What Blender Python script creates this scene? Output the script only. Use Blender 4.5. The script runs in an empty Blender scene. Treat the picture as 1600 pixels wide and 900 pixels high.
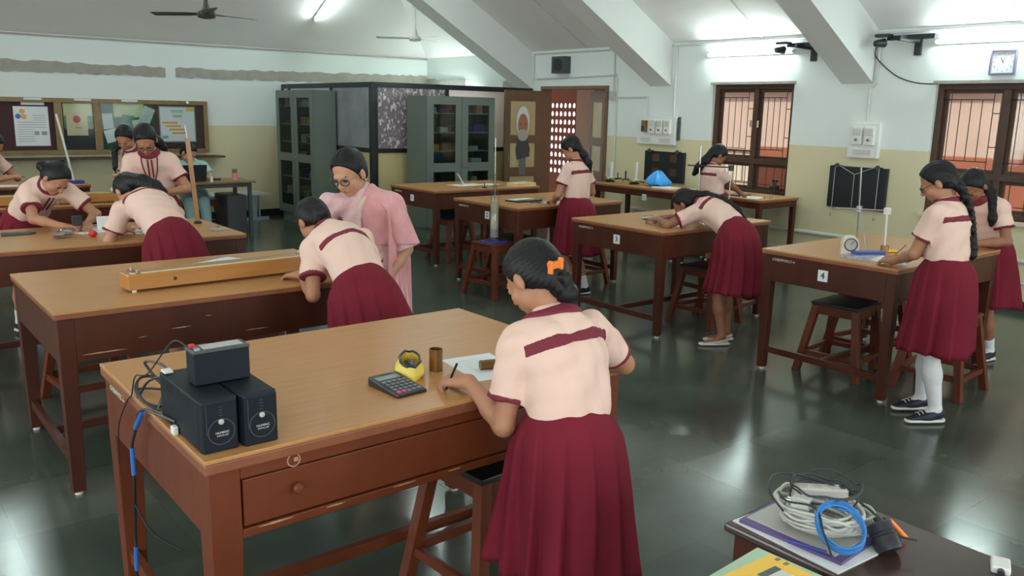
import bpy, bmesh, math, random
import numpy as np
from mathutils import Vector, Matrix
random.seed(7)
SC = bpy.context.scene
COL = SC.collection
PI = math.pi

# ---------------------------------------------------------------- camera
cam_data = bpy.data.cameras.new('camera')
cam_data.sensor_width = 36.0
cam_data.lens = 36.0 * 1322.0 / 1600.0
cam_data.clip_start = 0.05
cam = bpy.data.objects.new('camera', cam_data)
COL.objects.link(cam)
YAW, PIT, ROL = math.radians(51.1), math.radians(11.8), math.radians(1.2)
_f = Vector((math.cos(PIT) * math.cos(YAW), math.cos(PIT) * math.sin(YAW), -math.sin(PIT)))
_r = Vector((math.sin(YAW), -math.cos(YAW), 0))
_u = _r.cross(_f)
_r2 = _r * math.cos(ROL) + _u * math.sin(ROL)
_u2 = -_r * math.sin(ROL) + _u * math.cos(ROL)
cam.matrix_world = Matrix(((_r2.x, _u2.x, -_f.x, 0), (_r2.y, _u2.y, -_f.y, 0), (_r2.z, _u2.z, -_f.z, 1.75), (0, 0, 0, 1)))
SC.camera = cam

# ---------------------------------------------------------------- view, world, daylight
SC.view_settings.view_transform = 'Standard'
SC.view_settings.look = 'None'
SC.view_settings.gamma = 1
SC.view_settings.exposure = 0.10
SC.view_settings.use_curve_mapping = False
W = bpy.data.worlds.new('overcast_sky')
SC.world = W
W.use_nodes = True
W.node_tree.nodes['Background'].inputs[0].default_value = (0.86, 0.93, 1.0, 1)
W.node_tree.nodes['Background'].inputs[1].default_value = 1.5

def area(name, loc, rot, sx, sy, power, color):
    d = bpy.data.lights.new(name, 'AREA')
    d.shape = 'RECTANGLE'; d.size = sx; d.size_y = sy; d.energy = power; d.color = color
    o = bpy.data.objects.new(name, d); COL.objects.link(o)
    o.location = loc; o.rotation_euler = rot
    return o
# daylight standing in the window openings of the two walls behind the camera
DAYW = (0.90, 0.97, 1.0)
for yy in (-1.6, 1.4, 4.4, 7.4):
    area('daylight_west_window', (-3.12, yy, 1.6), (0, -PI / 2, 0), 1.5, 2.0, 44, DAYW)
for xx in (-1.5, 1.5, 4.5, 7.2):
    area('daylight_south_window', (xx, -3.12, 1.6), (PI / 2, 0, 0), 2.0, 1.5, 46, DAYW)
sun = bpy.data.lights.new('sun', 'SUN'); sun.energy = 3.0; sun.angle = 0.05; sun.color = (1, .93, .82)
so = bpy.data.objects.new('sun', sun); COL.objects.link(so); so.rotation_euler = (math.radians(52), 0, math.radians(-62))

# ---------------------------------------------------------------- materials
def mat(name, color, rough=.6, metal=0, noise=None, bump=None, grain=None, coat=0, spec=.5, sheen=0, emit=None, estr=0, alpha=None, trans=0, color2=None, scale=8, stretch=(1, 1, 1), mixw=.5):
    m = bpy.data.materials.new(name); m.use_nodes = True
    nt = m.node_tree; b = nt.nodes['Principled BSDF']
    b.inputs['Base Color'].default_value = (*color, 1)
    b.inputs['Roughness'].default_value = rough
    b.inputs['Metallic'].default_value = metal
    b.inputs['Specular IOR Level'].default_value = spec
    if coat: b.inputs['Coat Weight'].default_value = coat; b.inputs['Coat Roughness'].default_value = .15
    if sheen: b.inputs['Sheen Weight'].default_value = sheen
    if trans: b.inputs['Transmission Weight'].default_value = trans
    if emit: b.inputs['Emission Color'].default_value = (*emit, 1); b.inputs['Emission Strength'].default_value = estr
    tc = nt.nodes.new('ShaderNodeTexCoord')
    mp = nt.nodes.new('ShaderNodeMapping'); mp.inputs['Scale'].default_value = stretch
    nt.links.new(tc.outputs['Object'], mp.inputs[0])
    if color2:
        n = nt.nodes.new('ShaderNodeTexNoise'); n.inputs['Scale'].default_value = scale; n.inputs['Detail'].default_value = 5
        nt.links.new(mp.outputs[0], n.inputs['Vector'])
        r = nt.nodes.new('ShaderNodeValToRGB')
        r.color_ramp.elements[0].position = .5 - mixw * .5; r.color_ramp.elements[1].position = .5 + mixw * .5
        r.color_ramp.elements[0].color = (*color, 1); r.color_ramp.elements[1].color = (*color2, 1)
        nt.links.new(n.outputs['Fac'], r.inputs[0]); nt.links.new(r.outputs[0], b.inputs['Base Color'])
    if bump:
        n2 = nt.nodes.new('ShaderNodeTexNoise'); n2.inputs['Scale'].default_value = bump[0]; n2.inputs['Detail'].default_value = 4
        nt.links.new(mp.outputs[0], n2.inputs['Vector'])
        bp = nt.nodes.new('ShaderNodeBump'); bp.inputs['Strength'].default_value = bump[1]; bp.inputs['Distance'].default_value = .01
        nt.links.new(n2.outputs['Fac'], bp.inputs['Height']); nt.links.new(bp.outputs[0], b.inputs['Normal'])
    return m

M = {}
M['dark_wood'] = mat('dark_polished_wood', (.052, .0125, .006), .42, color2=(.088, .0225, .010), scale=6, stretch=(1, 1, .35), spec=.35, bump=(30, .08))
M['red_wood'] = mat('reddish_polished_wood', (.115, .025, .008), .42, color2=(.165, .040, .013), scale=6, stretch=(1, 1, .3), spec=.35, bump=(30, .08))
M['stool_wood'] = mat('stool_wood', (.145, .032, .012), .42, color2=(.095, .021, .009), scale=7, spec=.35, bump=(30, .08))
M['laminate'] = mat('light_wood_laminate', (.44, .205, .070), .34, color2=(.52, .262, .092), scale=7, stretch=(.55, 9, 1), spec=.35)
M['laminate_dark'] = mat('honey_wood', (.36, .17, .05), .33, color2=(.45, .22, .075), scale=6, stretch=(.5, 8, 4), coat=.15)
M['edge_wood'] = mat('table_edge_wood', (.30, .105, .045), .4, color2=(.20, .062, .03), scale=10, coat=.2)
M['orange_wood'] = mat('varnished_orange_wood', (.40, .17, .035), .3, color2=(.50, .23, .06), scale=5, stretch=(.4, 6, 6), coat=.4)
M['board_wood'] = mat('yellow_brown_wood', (.27, .17, .05), .45, color2=(.18, .10, .03), scale=8, coat=.1)
M['frame_wood'] = mat('brown_window_wood', (.055, .026, .014), .5, color2=(.085, .04, .022), scale=7)
M['door_wood'] = mat('brown_door_paint', (.155, .085, .045), .5, color2=(.19, .11, .06), scale=3)
M['door_panel'] = mat('cream_door_panel', (.60, .50, .27), .5, color2=(.52, .42, .22), scale=3)
M['cream_panel'] = mat('cream_laminate', (.63, .53, .27), .45, color2=(.57, .46, .22), scale=3, stretch=(3, 3, .5))
M['black_metal'] = mat('black_painted_metal', (.012, .014, .016), .35)
M['green_metal'] = mat('grey_green_painted_steel', (.125, .155, .13), .38, color2=(.14, .17, .145), scale=2)
M['cab_inside'] = mat('cabinet_inside', (.045, .055, .05), .6)
M['steel'] = mat('steel', (.55, .57, .58), .25, 1)
M['alu'] = mat('painted_aluminium', (.45, .52, .58), .35, .6)
M['chrome'] = mat('chrome', (.8, .8, .8), .12, 1)
M['brass'] = mat('dull_brass', (.32, .17, .06), .38, .75, color2=(.22, .11, .04), scale=14)
M['brass_light'] = mat('orange_brass', (.45, .22, .07), .35, .5)
M['white_plastic'] = mat('white_plastic', (.78, .78, .74), .35)
M['grey_plastic'] = mat('grey_plastic', (.48, .47, .43), .45)
M['pale_grey'] = mat('pale_grey_plastic', (.62, .60, .55), .45)
M['black_plastic'] = mat('black_plastic', (.014, .016, .02), .38, color2=(.02, .023, .03), scale=15)
M['ups_plastic'] = mat('blue_black_plastic', (.006, .009, .015), .5, color2=(.011, .015, .022), scale=9, spec=.25)
M['dark_grey'] = mat('dark_grey_plastic', (.06, .065, .07), .45)
M['screen'] = mat('lcd_screen', (.22, .25, .21), .25)
M['key_grey'] = mat('key_grey', (.17, .18, .18), .5)
M['pink'] = mat('pink_plastic', (.72, .07, .22), .4)
M['red'] = mat('red_plastic', (.6, .03, .03), .4)
M['orange'] = mat('orange_plastic', (.85, .21, .02), .4)
M['blue'] = mat('blue_plastic', (.03, .15, .50), .4)
M['blue_cable'] = mat('blue_cable', (.03, .20, .52), .4)
M['deep_blue'] = mat('deep_blue_plastic', (.04, .05, .33), .35)
M['sky_blue'] = mat('thin_blue_plastic_bag', (.05, .36, .86), .3, bump=(9, .6))
M['white_cable'] = mat('white_cable', (.55, .55, .50), .45)
M['yellow_cloth'] = mat('yellow_pouch_cloth', (.88, .70, .13), .6, bump=(14, .5))
M['yellow_card'] = mat('yellow_card', (.88, .53, .05), .45)
M['paper'] = mat('white_paper', (.80, .82, .82), .7)
M['paper_blue'] = mat('bluish_paper', (.62, .78, .82), .7)
M['paper_green'] = mat('pale_green_paper', (.45, .62, .43), .7)
M['paper_cream'] = mat('cream_paper', (.72, .60, .36), .7)
M['orange_card'] = mat('orange_card', (.85, .40, .10), .7)
M['ink'] = mat('dark_ink', (.03, .03, .035), .7)
M['ink_grey'] = mat('grey_ink', (.32, .34, .36), .7)
M['chalk'] = mat('cream_paint_marks', (.60, .52, .42), .7)
M['worn'] = mat('worn_bare_wood', (.42, .24, .14), .7)
M['maroon_board'] = mat('maroon_felt_board', (.055, .018, .02), .8)
M['green_board'] = mat('green_felt_board', (.012, .085, .05), .7)
M['board_black'] = mat('black_board_face', (.010, .013, .017), .42)
M['cement'] = mat('bare_cement', (.33, .31, .265), .9, color2=(.41, .385, .335), scale=9, bump=(25, .5))
M['black_stone'] = mat('black_stone_skirting', (.025, .028, .025), .3)
M['shirt'] = mat('peach_school_shirt_cloth', (.76, .52, .42), .8, color2=(.80, .555, .46), scale=3, bump=(55, .12))
M['maroon'] = mat('maroon_cloth', (.14, .010, .020), .85, color2=(.185, .014, .028), scale=4, spec=.2, bump=(60, .12))
M['maroon_trim'] = mat('maroon_trim_cloth', (.175, .013, .030), .75, bump=(60, .1))
M['pink_cloth'] = mat('pink_dupatta_cloth', (.62, .24, .25), .7, color2=(.70, .37, .37), scale=12, sheen=.2, bump=(30, .3))
M['pink_pale'] = mat('pale_pink_cloth', (.66, .36, .38), .7, color2=(.76, .55, .53), scale=26, sheen=.2, bump=(30, .3))
M['mint_cloth'] = mat('mint_shirt_cloth', (.40, .62, .54), .7, bump=(40, .2))
M['light_trousers'] = mat('pale_trouser_cloth', (.33, .52, .52), .75, bump=(12, .5))
M['skin'] = mat('brown_skin', (.40, .185, .10), .5, color2=(.46, .22, .125), scale=6, spec=.4)
M['skin_light'] = mat('light_brown_skin', (.49, .25, .155), .5, color2=(.55, .29, .18), scale=6, spec=.4)
M['skin_dark'] = mat('dark_brown_skin', (.27, .115, .06), .5, color2=(.32, .14, .075), scale=6, spec=.4)
for k in ('skin', 'skin_light', 'skin_dark'):
    b = M[k].node_tree.nodes['Principled BSDF']
    b.inputs['Subsurface Weight'].default_value = .08; b.inputs['Subsurface Radius'].default_value = (.02, .008, .004); b.inputs['Subsurface Scale'].default_value = .5
M['hair'] = mat('black_hair', (.006, .005, .0055), .46, bump=(90, .35), stretch=(1, 1, .25), spec=.3)
M['lips'] = mat('lips', (.33, .10, .08), .45)
M['eye_white'] = mat('eye_white', (.6, .58, .55), .3)
M['iris'] = mat('dark_iris', (.01, .006, .004), .2)
M['sock'] = mat('white_sock', (.74, .73, .74), .8, bump=(60, .3))
M['shoe_dark'] = mat('navy_canvas_shoe', (.012, .015, .03), .6)
M['shoe_pale'] = mat('pale_pink_shoe', (.62, .52, .49), .6)
M['rubber_white'] = mat('white_rubber', (.72, .69, .62), .5)
M['seat_black'] = mat('black_seat_pad', (.012, .013, .015), .35)
M['fan_dark'] = mat('dark_brown_fan', (.05, .042, .036), .4)
M['fan_white'] = mat('off_white_fan', (.58, .55, .50), .4)
M['steel_wire'] = mat('grey_cord', (.35, .35, .32), .6)
M['conduit'] = mat('white_conduit', (.62, .64, .60), .5)
M['terracotta'] = mat('terracotta_wall_paint', (.38, .12, .065), .8, color2=(.42, .15, .085), scale=2)
M['ext_beige'] = mat('beige_outer_wall', (.60, .42, .33), .85, color2=(.66, .49, .39), scale=1.5)
M['ext_cream'] = mat('cream_outer_wall', (.70, .62, .48), .85)
M['ext_floor'] = mat('outer_floor', (.35, .28, .22), .8)
M['frost'] = mat('frosted_glass_panel', (.34, .36, .37), .22, color2=(.20, .21, .24), scale=2.2, spec=.6)

def leaf_glass():
    m = mat('patterned_glass_panel', (.17, .14, .16), .25)
    nt = m.node_tree; b = nt.nodes['Principled BSDF']
    tc = nt.nodes.new('ShaderNodeTexCoord'); mp = nt.nodes.new('ShaderNodeMapping'); mp.inputs['Scale'].default_value = (1, 1, .55)
    v = nt.nodes.new('ShaderNodeTexNoise'); v.inputs['Scale'].default_value = 21; v.inputs['Detail'].default_value = 2; v.inputs['Distortion'].default_value = 1.2
    r = nt.nodes.new('ShaderNodeValToRGB'); e = r.color_ramp.elements
    e[0].position = .54; e[0].color = (.24, .19, .21, 1); e[1].position = .61; e[1].color = (.75, .68, .68, 1)
    nt.links.new(tc.outputs['Object'], mp.inputs[0]); nt.links.new(mp.outputs[0], v.inputs['Vector']); nt.links.new(v.outputs['Fac'], r.inputs[0])
    nt.links.new(r.outputs[0], b.inputs['Base Color'])
    return m
M['leaf_glass'] = leaf_glass()
M['pink_glass'] = mat('pale_pink_glass_panel', (.90, .68, .64), .45, trans=.6, color2=(.85, .72, .68), scale=1.5)

def glass(name, tint=(.8, .85, .85), fac=.12):
    m = bpy.data.materials.new(name); m.use_nodes = True; nt = m.node_tree
    nt.nodes.clear()
    out = nt.nodes.new('ShaderNodeOutputMaterial'); mix = nt.nodes.new('ShaderNodeMixShader')
    t = nt.nodes.new('ShaderNodeBsdfTransparent'); t.inputs[0].default_value = (*tint, 1)
    g = nt.nodes.new('ShaderNodeBsdfGlossy'); g.inputs['Roughness'].default_value = .06
    mix.inputs[0].default_value = fac
    nt.links.new(t.outputs[0], mix.inputs[1]); nt.links.new(g.outputs[0], mix.inputs[2]); nt.links.new(mix.outputs[0], out.inputs[0])
    return m
M['glass'] = glass('clear_window_glass', (.92, .94, .94), .014)
M['cab_glass'] = glass('cabinet_glass', (.62, .68, .66), .035)
M['jar_glass'] = glass('milky_cylinder_glass', (.86, .86, .80), .08)
M['spectacle'] = glass('spectacle_lens', (.95, .96, .97), .05)
M['bag_clear'] = glass('clear_plastic_bag', (.75, .8, .82), .35)
M['tube_on'] = mat('lit_fluorescent_tube', (1, 1, 1), .4, emit=(.80, 1.0, .97), estr=95)

def wall_mat():
    m = mat('two_tone_wall_paint', (.6, .7, .7), .7)
    nt = m.node_tree; b = nt.nodes['Principled BSDF']
    g = nt.nodes.new('ShaderNodeNewGeometry'); s = nt.nodes.new('ShaderNodeSeparateXYZ'); nt.links.new(g.outputs['Position'], s.inputs[0])
    n = nt.nodes.new('ShaderNodeTexNoise'); n.inputs['Scale'].default_value = 1.3; n.inputs['Detail'].default_value = 6
    nt.links.new(g.outputs['Position'], n.inputs['Vector'])
    up = nt.nodes.new('ShaderNodeMixRGB'); up.inputs[1].default_value = (.72, .79, .76, 1); up.inputs[2].default_value = (.79, .82, .78, 1)
    lo = nt.nodes.new('ShaderNodeMixRGB'); lo.inputs[1].default_value = (.66, .58, .34, 1); lo.inputs[2].default_value = (.71, .65, .44, 1)
    nt.links.new(n.outputs['Fac'], up.inputs[0]); nt.links.new(n.outputs['Fac'], lo.inputs[0])
    c = nt.nodes.new('ShaderNodeMath'); c.operation = 'GREATER_THAN'; c.inputs[1].default_value = 1.44
    nt.links.new(s.outputs['Z'], c.inputs[0])
    mx = nt.nodes.new('ShaderNodeMixRGB'); nt.links.new(c.outputs[0], mx.inputs[0]); nt.links.new(lo.outputs[0], mx.inputs[1]); nt.links.new(up.outputs[0], mx.inputs[2])
    nt.links.new(mx.outputs[0], b.inputs['Base Color'])
    n2 = nt.nodes.new('ShaderNodeTexNoise'); n2.inputs['Scale'].default_value = 18; nt.links.new(g.outputs['Position'], n2.inputs['Vector'])
    bp = nt.nodes.new('ShaderNodeBump'); bp.inputs['Strength'].default_value = .08; bp.inputs['Distance'].default_value = .01
    nt.links.new(n2.outputs['Fac'], bp.inputs['Height']); nt.links.new(bp.outputs[0], b.inputs['Normal'])
    return m
M['wall'] = wall_mat()
M['ceiling'] = mat('white_ceiling_paint', (.84, .80, .78), .8, color2=(.88, .85, .83), scale=.8, bump=(20, .06))
M['beam'] = mat('white_beam_paint', (.74, .77, .74), .8, color2=(.79, .81, .78), scale=.9, bump=(20, .06))

def floor_mat():
    m = mat('polished_green_stone_tiles', (.1, .12, .1), .15)
    nt = m.node_tree; b = nt.nodes['Principled BSDF']
    g = nt.nodes.new('ShaderNodeNewGeometry')
    mp = nt.nodes.new('ShaderNodeMapping'); mp.inputs['Location'].default_value = (.13, .2, 0)
    nt.links.new(g.outputs['Position'], mp.inputs[0])
    br = nt.nodes.new('ShaderNodeTexBrick'); br.offset = 0; br.inputs['Scale'].default_value = 1
    br.inputs['Brick Width'].default_value = .56; br.inputs['Row Height'].default_value = .56
    br.inputs['Mortar Size'].default_value = .002; br.inputs['Mortar Smooth'].default_value = .3; br.inputs['Bias'].default_value = -.1
    br.inputs['Color1'].default_value = (.050, .068, .053, 1); br.inputs['Color2'].default_value = (.078, .094, .074, 1); br.inputs['Mortar'].default_value = (.045, .060, .048, 1)
    nt.links.new(mp.outputs[0], br.inputs['Vector'])
    n = nt.nodes.new('ShaderNodeTexNoise'); n.inputs['Scale'].default_value = 2.2; n.inputs['Detail'].default_value = 7
    nt.links.new(g.outputs['Position'], n.inputs['Vector'])
    mx = nt.nodes.new('ShaderNodeMixRGB'); mx.blend_type = 'OVERLAY'; mx.inputs[0].default_value = .55
    nt.links.new(br.outputs['Color'], mx.inputs[1]); nt.links.new(n.outputs['Fac'], mx.inputs[2]); nt.links.new(mx.outputs[0], b.inputs['Base Color'])
    mr = nt.nodes.new('ShaderNodeMapRange'); mr.inputs['To Min'].default_value = .13; mr.inputs['To Max'].default_value = .24
    nt.links.new(n.outputs['Fac'], mr.inputs['Value']); nt.links.new(mr.outputs[0], b.inputs['Roughness'])
    b.inputs['Specular IOR Level'].default_value = .6
    n2 = nt.nodes.new('ShaderNodeTexNoise'); n2.inputs['Scale'].default_value = 5; nt.links.new(g.outputs['Position'], n2.inputs['Vector'])
    bp = nt.nodes.new('ShaderNodeBump'); bp.inputs['Strength'].default_value = .015; bp.inputs['Distance'].default_value = .02
    nt.links.new(n2.outputs['Fac'], bp.inputs['Height']); nt.links.new(bp.outputs[0], b.inputs['Normal'])
    return m
M['floor'] = floor_mat()

# ---------------------------------------------------------------- mesh helpers
def V(*a): return Vector(a)

class MB:
    def __init__(s): s.v = []; s.f = []
    def add(s, vs, fs):
        n = len(s.v); s.v += [tuple(v) for v in vs]; s.f += [tuple(i + n for i in f) for f in fs]; return s
    def box(s, a, b):
        x0, x1 = sorted((a[0], b[0])); y0, y1 = sorted((a[1], b[1])); z0, z1 = sorted((a[2], b[2]))
        return s.hexa([(x0, y0, z0), (x1, y0, z0), (x1, y1, z0), (x0, y1, z0), (x0, y0, z1), (x1, y0, z1), (x1, y1, z1), (x0, y1, z1)])
    def hexa(s, p):
        return s.add(p, [(0, 3, 2, 1), (4, 5, 6, 7), (0, 1, 5, 4), (1, 2, 6, 5), (2, 3, 7, 6), (3, 0, 4, 7)])
    def obox(s, c, ax, ay, az):   # centre and half-axis vectors
        c, ax, ay, az = map(Vector, (c, ax, ay, az))
        return s.hexa([c - ax - ay - az, c + ax - ay - az, c + ax + ay - az, c - ax + ay - az, c - ax - ay + az, c + ax - ay + az, c + ax + ay + az, c - ax + ay + az])
    def bar(s, a, b, w, d=None, w2=None, d2=None, up=(0, 0, 1)):   # rectangular bar between two points
        a, b = Vector(a), Vector(b); d = d or w; w2 = w2 or w; d2 = d2 or d
        t = (b - a).normalized(); u = Vector(up)
        if abs(t.dot(u)) > .97: u = Vector((0, 1, 0))
        sx = t.cross(u).normalized(); sy = sx.cross(t).normalized()
        if abs(t.z) > .9: sx, sy = Vector((1, 0, 0)), Vector((0, 1, 0))
        q = []
        for c, ww, dd in ((a, w, d), (b, w2, d2)):
            q += [c - sx * ww / 2 - sy * dd / 2, c + sx * ww / 2 - sy * dd / 2, c + sx * ww / 2 + sy * dd / 2, c - sx * ww / 2 + sy * dd / 2]
        return s.hexa(q)
    def cyl(s, a, b, r, r2=None, n=14, cap=True):
        return s.tube([a, b], [r, r if r2 is None else r2], n, cap)
    def tube(s, pts, r, n=8, cap=True):
        pts = [Vector(p) for p in pts]; k = len(pts)
        if not hasattr(r, '__len__'): r = [r] * k
        base = len(s.v); prev = None
        for i, p in enumerate(pts):
            t = (pts[min(i + 1, k - 1)] - pts[max(i - 1, 0)]).normalized()
            if prev is None:
                u = t.orthogonal().normalized()
            else:
                u = (prev - t * prev.dot(t)).normalized() if (prev - t * prev.dot(t)).length > 1e-6 else t.orthogonal().normalized()
            prev = u; w = t.cross(u)
            for j in range(n):
                a = 2 * PI * j / n; s.v.append(tuple(p + (u * math.cos(a) + w * math.sin(a)) * r[i]))
        for i in range(k - 1):
            for j in range(n):
                a = base + i * n + j; b = base + i * n + (j + 1) % n
                s.f.append((a, b, b + n, a + n))
        if cap:
            s.f.append(tuple(base + j for j in reversed(range(n)))); s.f.append(tuple(base + (k - 1) * n + j for j in range(n)))
        return s
    def lathe(s, c, prof, n=24, axis=(0, 0, 1), cap=True):   # prof: list of (radius, height)
        ax = Vector(axis).normalized(); u = ax.orthogonal().normalized(); w = ax.cross(u); c = Vector(c); base = len(s.v)
        for r, h in prof:
            for j in range(n):
                a = 2 * PI * j / n; s.v.append(tuple(c + ax * h + (u * math.cos(a) + w * math.sin(a)) * r))
        for i in range(len(prof) - 1):
            for j in range(n):
                a = base + i * n + j; b = base + i * n + (j + 1) % n
                s.f.append((a, b, b + n, a + n))
        if cap:
            s.f.append(tuple(base + j for j in reversed(range(n)))); s.f.append(tuple(base + (len(prof) - 1) * n + j for j in range(n)))
        return s
    def prism(s, poly, ext):     # planar polygon (3-D points) extruded along a vector
        e = Vector(ext); n = len(poly); b = len(s.v)
        s.v += [tuple(p) for p in poly] + [tuple(Vector(p) + e) for p in poly]
        s.f.append(tuple(b + i for i in reversed(range(n)))); s.f.append(tuple(b + n + i for i in range(n)))
        for i in range(n): j = (i + 1) % n; s.f.append((b + i, b + j, b + n + j, b + n + i))
        return s
    def ball(s, c, r, n=12, sc=(1, 1, 1)):
        prof = [(max(1e-4, math.sin(PI * i / n)) * r, -math.cos(PI * i / n) * r) for i in range(n + 1)]
        k = len(s.v); s.lathe((0, 0, 0), prof, n * 2)
        for i in range(k, len(s.v)):
            x, y, z = s.v[i]; s.v[i] = (c[0] + x * sc[0], c[1] + y * sc[1], c[2] + z * sc[2])
        return s
    def build(s, name, m, parent=None, smooth=False, bevel=0, loc=None):
        me = bpy.data.meshes.new(name); o = bpy.data.objects.new(name, me); COL.objects.link(o)
        org = Vector((0, 0, 0))
        if loc is not None: org = Vector(loc); o.location = org
        if parent is not None:
            o.parent = parent; p = world_of(parent); o['_w'] = tuple(org if loc is not None else p)
            # mesh is given in world space: bring it into the parent's frame
            inv = parent_matrix(parent).inverted()
            vs = [inv @ Vector(v) for v in s.v]; o.location = (0, 0, 0)
        else:
            vs = [Vector(v) - org for v in s.v]
        me.from_pydata([tuple(v) for v in vs], [], s.f); me.validate(); me.update()
        bm = bmesh.new(); bm.from_mesh(me); bmesh.ops.recalc_face_normals(bm, faces=bm.faces); bm.to_mesh(me); bm.free()
        if m is not None: me.materials.append(M[m] if isinstance(m, str) else m)
        if smooth:
            for p in me.polygons: p.use_smooth = True
            try: me.set_sharp_from_angle(angle=math.radians(42))
            except Exception: pass
        if bevel:
            bv = o.modifiers.new('bevel', 'BEVEL'); bv.width = bevel; bv.segments = 2; bv.limit_method = 'ANGLE'; bv.angle_limit = math.radians(40)
        if '_w' in o: del o['_w']
        return o

def parent_matrix(o):
    m = Matrix.LocRotScale(o.location, o.rotation_euler, o.scale)
    return parent_matrix(o.parent) @ m if o.parent else m
def world_of(o): return parent_matrix(o).translation

def tag(o, label=None, cat=None, group=None, kind=None):
    if label: o['label'] = label
    if cat: o['category'] = cat
    if group: o['group'] = group
    if kind: o['kind'] = kind
    return o
def thing(name, label, cat, loc, rz=0, group=None):
    o = bpy.data.objects.new(name, None); COL.objects.link(o); o.empty_display_size = .1
    o.location = loc; o.rotation_euler = (0, 0, rz)
    return tag(o, label, cat, group)
def struct(o): return tag(o, kind='structure')
def copy_tree(o, parent=None):
    c = o.copy(); COL.objects.link(c); c.parent = parent
    for ch in list(o.children): copy_tree(ch, c)
    return c
def text(name, s, size, m, parent, origin, xdir, ydir, depth=.0015, align='CENTER'):
    cu = bpy.data.curves.new(name, 'FONT'); cu.body = s; cu.size = size; cu.extrude = depth; cu.align_x = align; cu.align_y = 'CENTER'
    t = bpy.data.objects.new('t', cu); COL.objects.link(t)
    bpy.context.view_layer.update()
    me = bpy.data.meshes.new_from_object(t.evaluated_get(bpy.context.evaluated_depsgraph_get()))
    bpy.data.objects.remove(t); bpy.data.curves.remove(cu)
    x = Vector(xdir).normalized(); y = Vector(ydir).normalized(); z = x.cross(y)
    mt = Matrix(((x.x, y.x, z.x, origin[0]), (x.y, y.y, z.y, origin[1]), (x.z, y.z, z.z, origin[2]), (0, 0, 0, 1)))
    me.transform(mt)
    if parent is not None: me.transform(parent_matrix(parent).inverted())
    me.materials.clear(); me.materials.append(M[m])
    o = bpy.data.objects.new(name, me); COL.objects.link(o); o.parent = parent
    return o
def catmull(pts, n=6):
    P = [Vector(p) for p in pts]; out = []
    for i in range(len(P) - 1):
        p0, p1, p2, p3 = P[max(i - 1, 0)], P[i], P[i + 1], P[min(i + 2, len(P) - 1)]
        for j in range(n):
            t = j / n
            out.append(.5 * ((2 * p1) + (p2 - p0) * t + (2 * p0 - 5 * p1 + 4 * p2 - p3) * t * t + (3 * p1 - p0 - 3 * p2 + p3) * t ** 3))
    out.append(P[-1]); return out

# ================================================================ THE ROOM
X0, XW, Y0, YL, ZE, SL = -3.2, 8.65, -3.2, 13.3, 2.65, .56
struct(MB().box((X0 - .2, Y0 - .2, -.12), (XW + .0, YL + .2, 0)).build('floor', 'floor'))
# wall with the windows and the door (inner face at x = 8.65)
WT = .16
wm = MB()
OPEN = [(8.65, 10.09, 0, 2.13), (5.70, 6.84, .83, 2.12), (2.15, 4.10, .83, 2.10)]
ys = [Y0 - .2, 2.15, 4.10, 5.70, 6.84, 8.65, 10.09, YL + .2]
for i in range(7):
    a, b = ys[i], ys[i + 1]; op = [o for o in OPEN if abs(o[0] - a) < 1e-6]
    if not op: wm.box((XW, a, 0), (XW + WT, b, 3.0))
    else:
        o = op[0]; wm.box((XW, a, o[3]), (XW + WT, b, 3.0))
        if o[2] > 0: wm.box((XW, a, 0), (XW + WT, b, o[2]))
struct(wm.build('wall_right', 'wall'))
struct(MB().box((X0 - .2, YL, 0), (XW + WT, YL + .15, 3.0)).build('wall_back', 'wall'))
# the two walls behind the camera, with their window openings
m1 = MB(); m2 = MB()
m1.box((X0 - .15, Y0, 0), (X0, YL, .85)); m1.box((X0 - .15, Y0, 2.35), (X0, YL, 3.0))
e = [Y0]
for yy in (-1.6, 1.4, 4.4, 7.4): e += [yy - 1, yy + 1]
e.append(YL)
for i in range(0, len(e), 2): m1.box((X0 - .15, e[i], .85), (X0, e[i + 1], 2.35))
struct(m1.build('wall_left', 'wall'))
m2.box((X0, Y0 - .15, 0), (XW, Y0, .85)); m2.box((X0, Y0 - .15, 2.35), (XW, Y0, 3.0))
e = [X0]
for xx in (-1.5, 1.5, 4.5, 7.2): e += [xx - 1, xx + 1]
e.append(XW)
for i in range(0, len(e), 2): m2.box((e[i], Y0 - .15, .85), (e[i + 1], Y0, 2.35))
struct(m2.build('wall_front', 'wall'))
# hipped ceiling
xr = (X0 + XW) / 2; zr = ZE + SL * (XW - X0) / 2; d = (XW - X0) / 2
P = [(X0, Y0, ZE), (XW, Y0, ZE), (XW, YL, ZE), (X0, YL, ZE), (xr, Y0 + d, zr), (xr, YL - d, zr)]
Pt = [(p[0], p[1], p[2] + .1) for p in P]
F = [(0, 1, 4), (1, 2, 5, 4), (2, 3, 5), (3, 0, 4, 5)]
cm = MB().add(P, F); cm.add(Pt, F)
struct(cm.build('ceiling', 'ceiling'))
# sloping beams under the roof
BW = .36
for i, yc in enumerate((10.53, 7.70, 4.94, 2.17, -.6)):
    xe = xr if i else 5.9
    z = lambda x: ZE + SL * (XW - x)
    w = BW / 2
    bm_ = MB().prism([(XW, yc - w, 2.11), (xe, yc - w, 2.11 + SL * (XW - xe)), (xe, yc - w, z(xe) + .02), (XW, yc - w, z(XW) + .02)], (0, 2 * w, 0))
    struct(bm_.build('trim_%d' % (i + 1), 'beam'))
# skirtings
for i, (a, b) in enumerate(((Y0, 8.60), (10.14, YL))):
    struct(MB().box((XW - .012, a, 0), (XW, b, .09)).build('baseboard_right' + ('' if i == 0 else '_far'), 'black_stone'))
struct(MB().box((X0, YL - .012, 0), (XW - .012, YL, .10)).build('baseboard_back', 'black_stone'))
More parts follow.
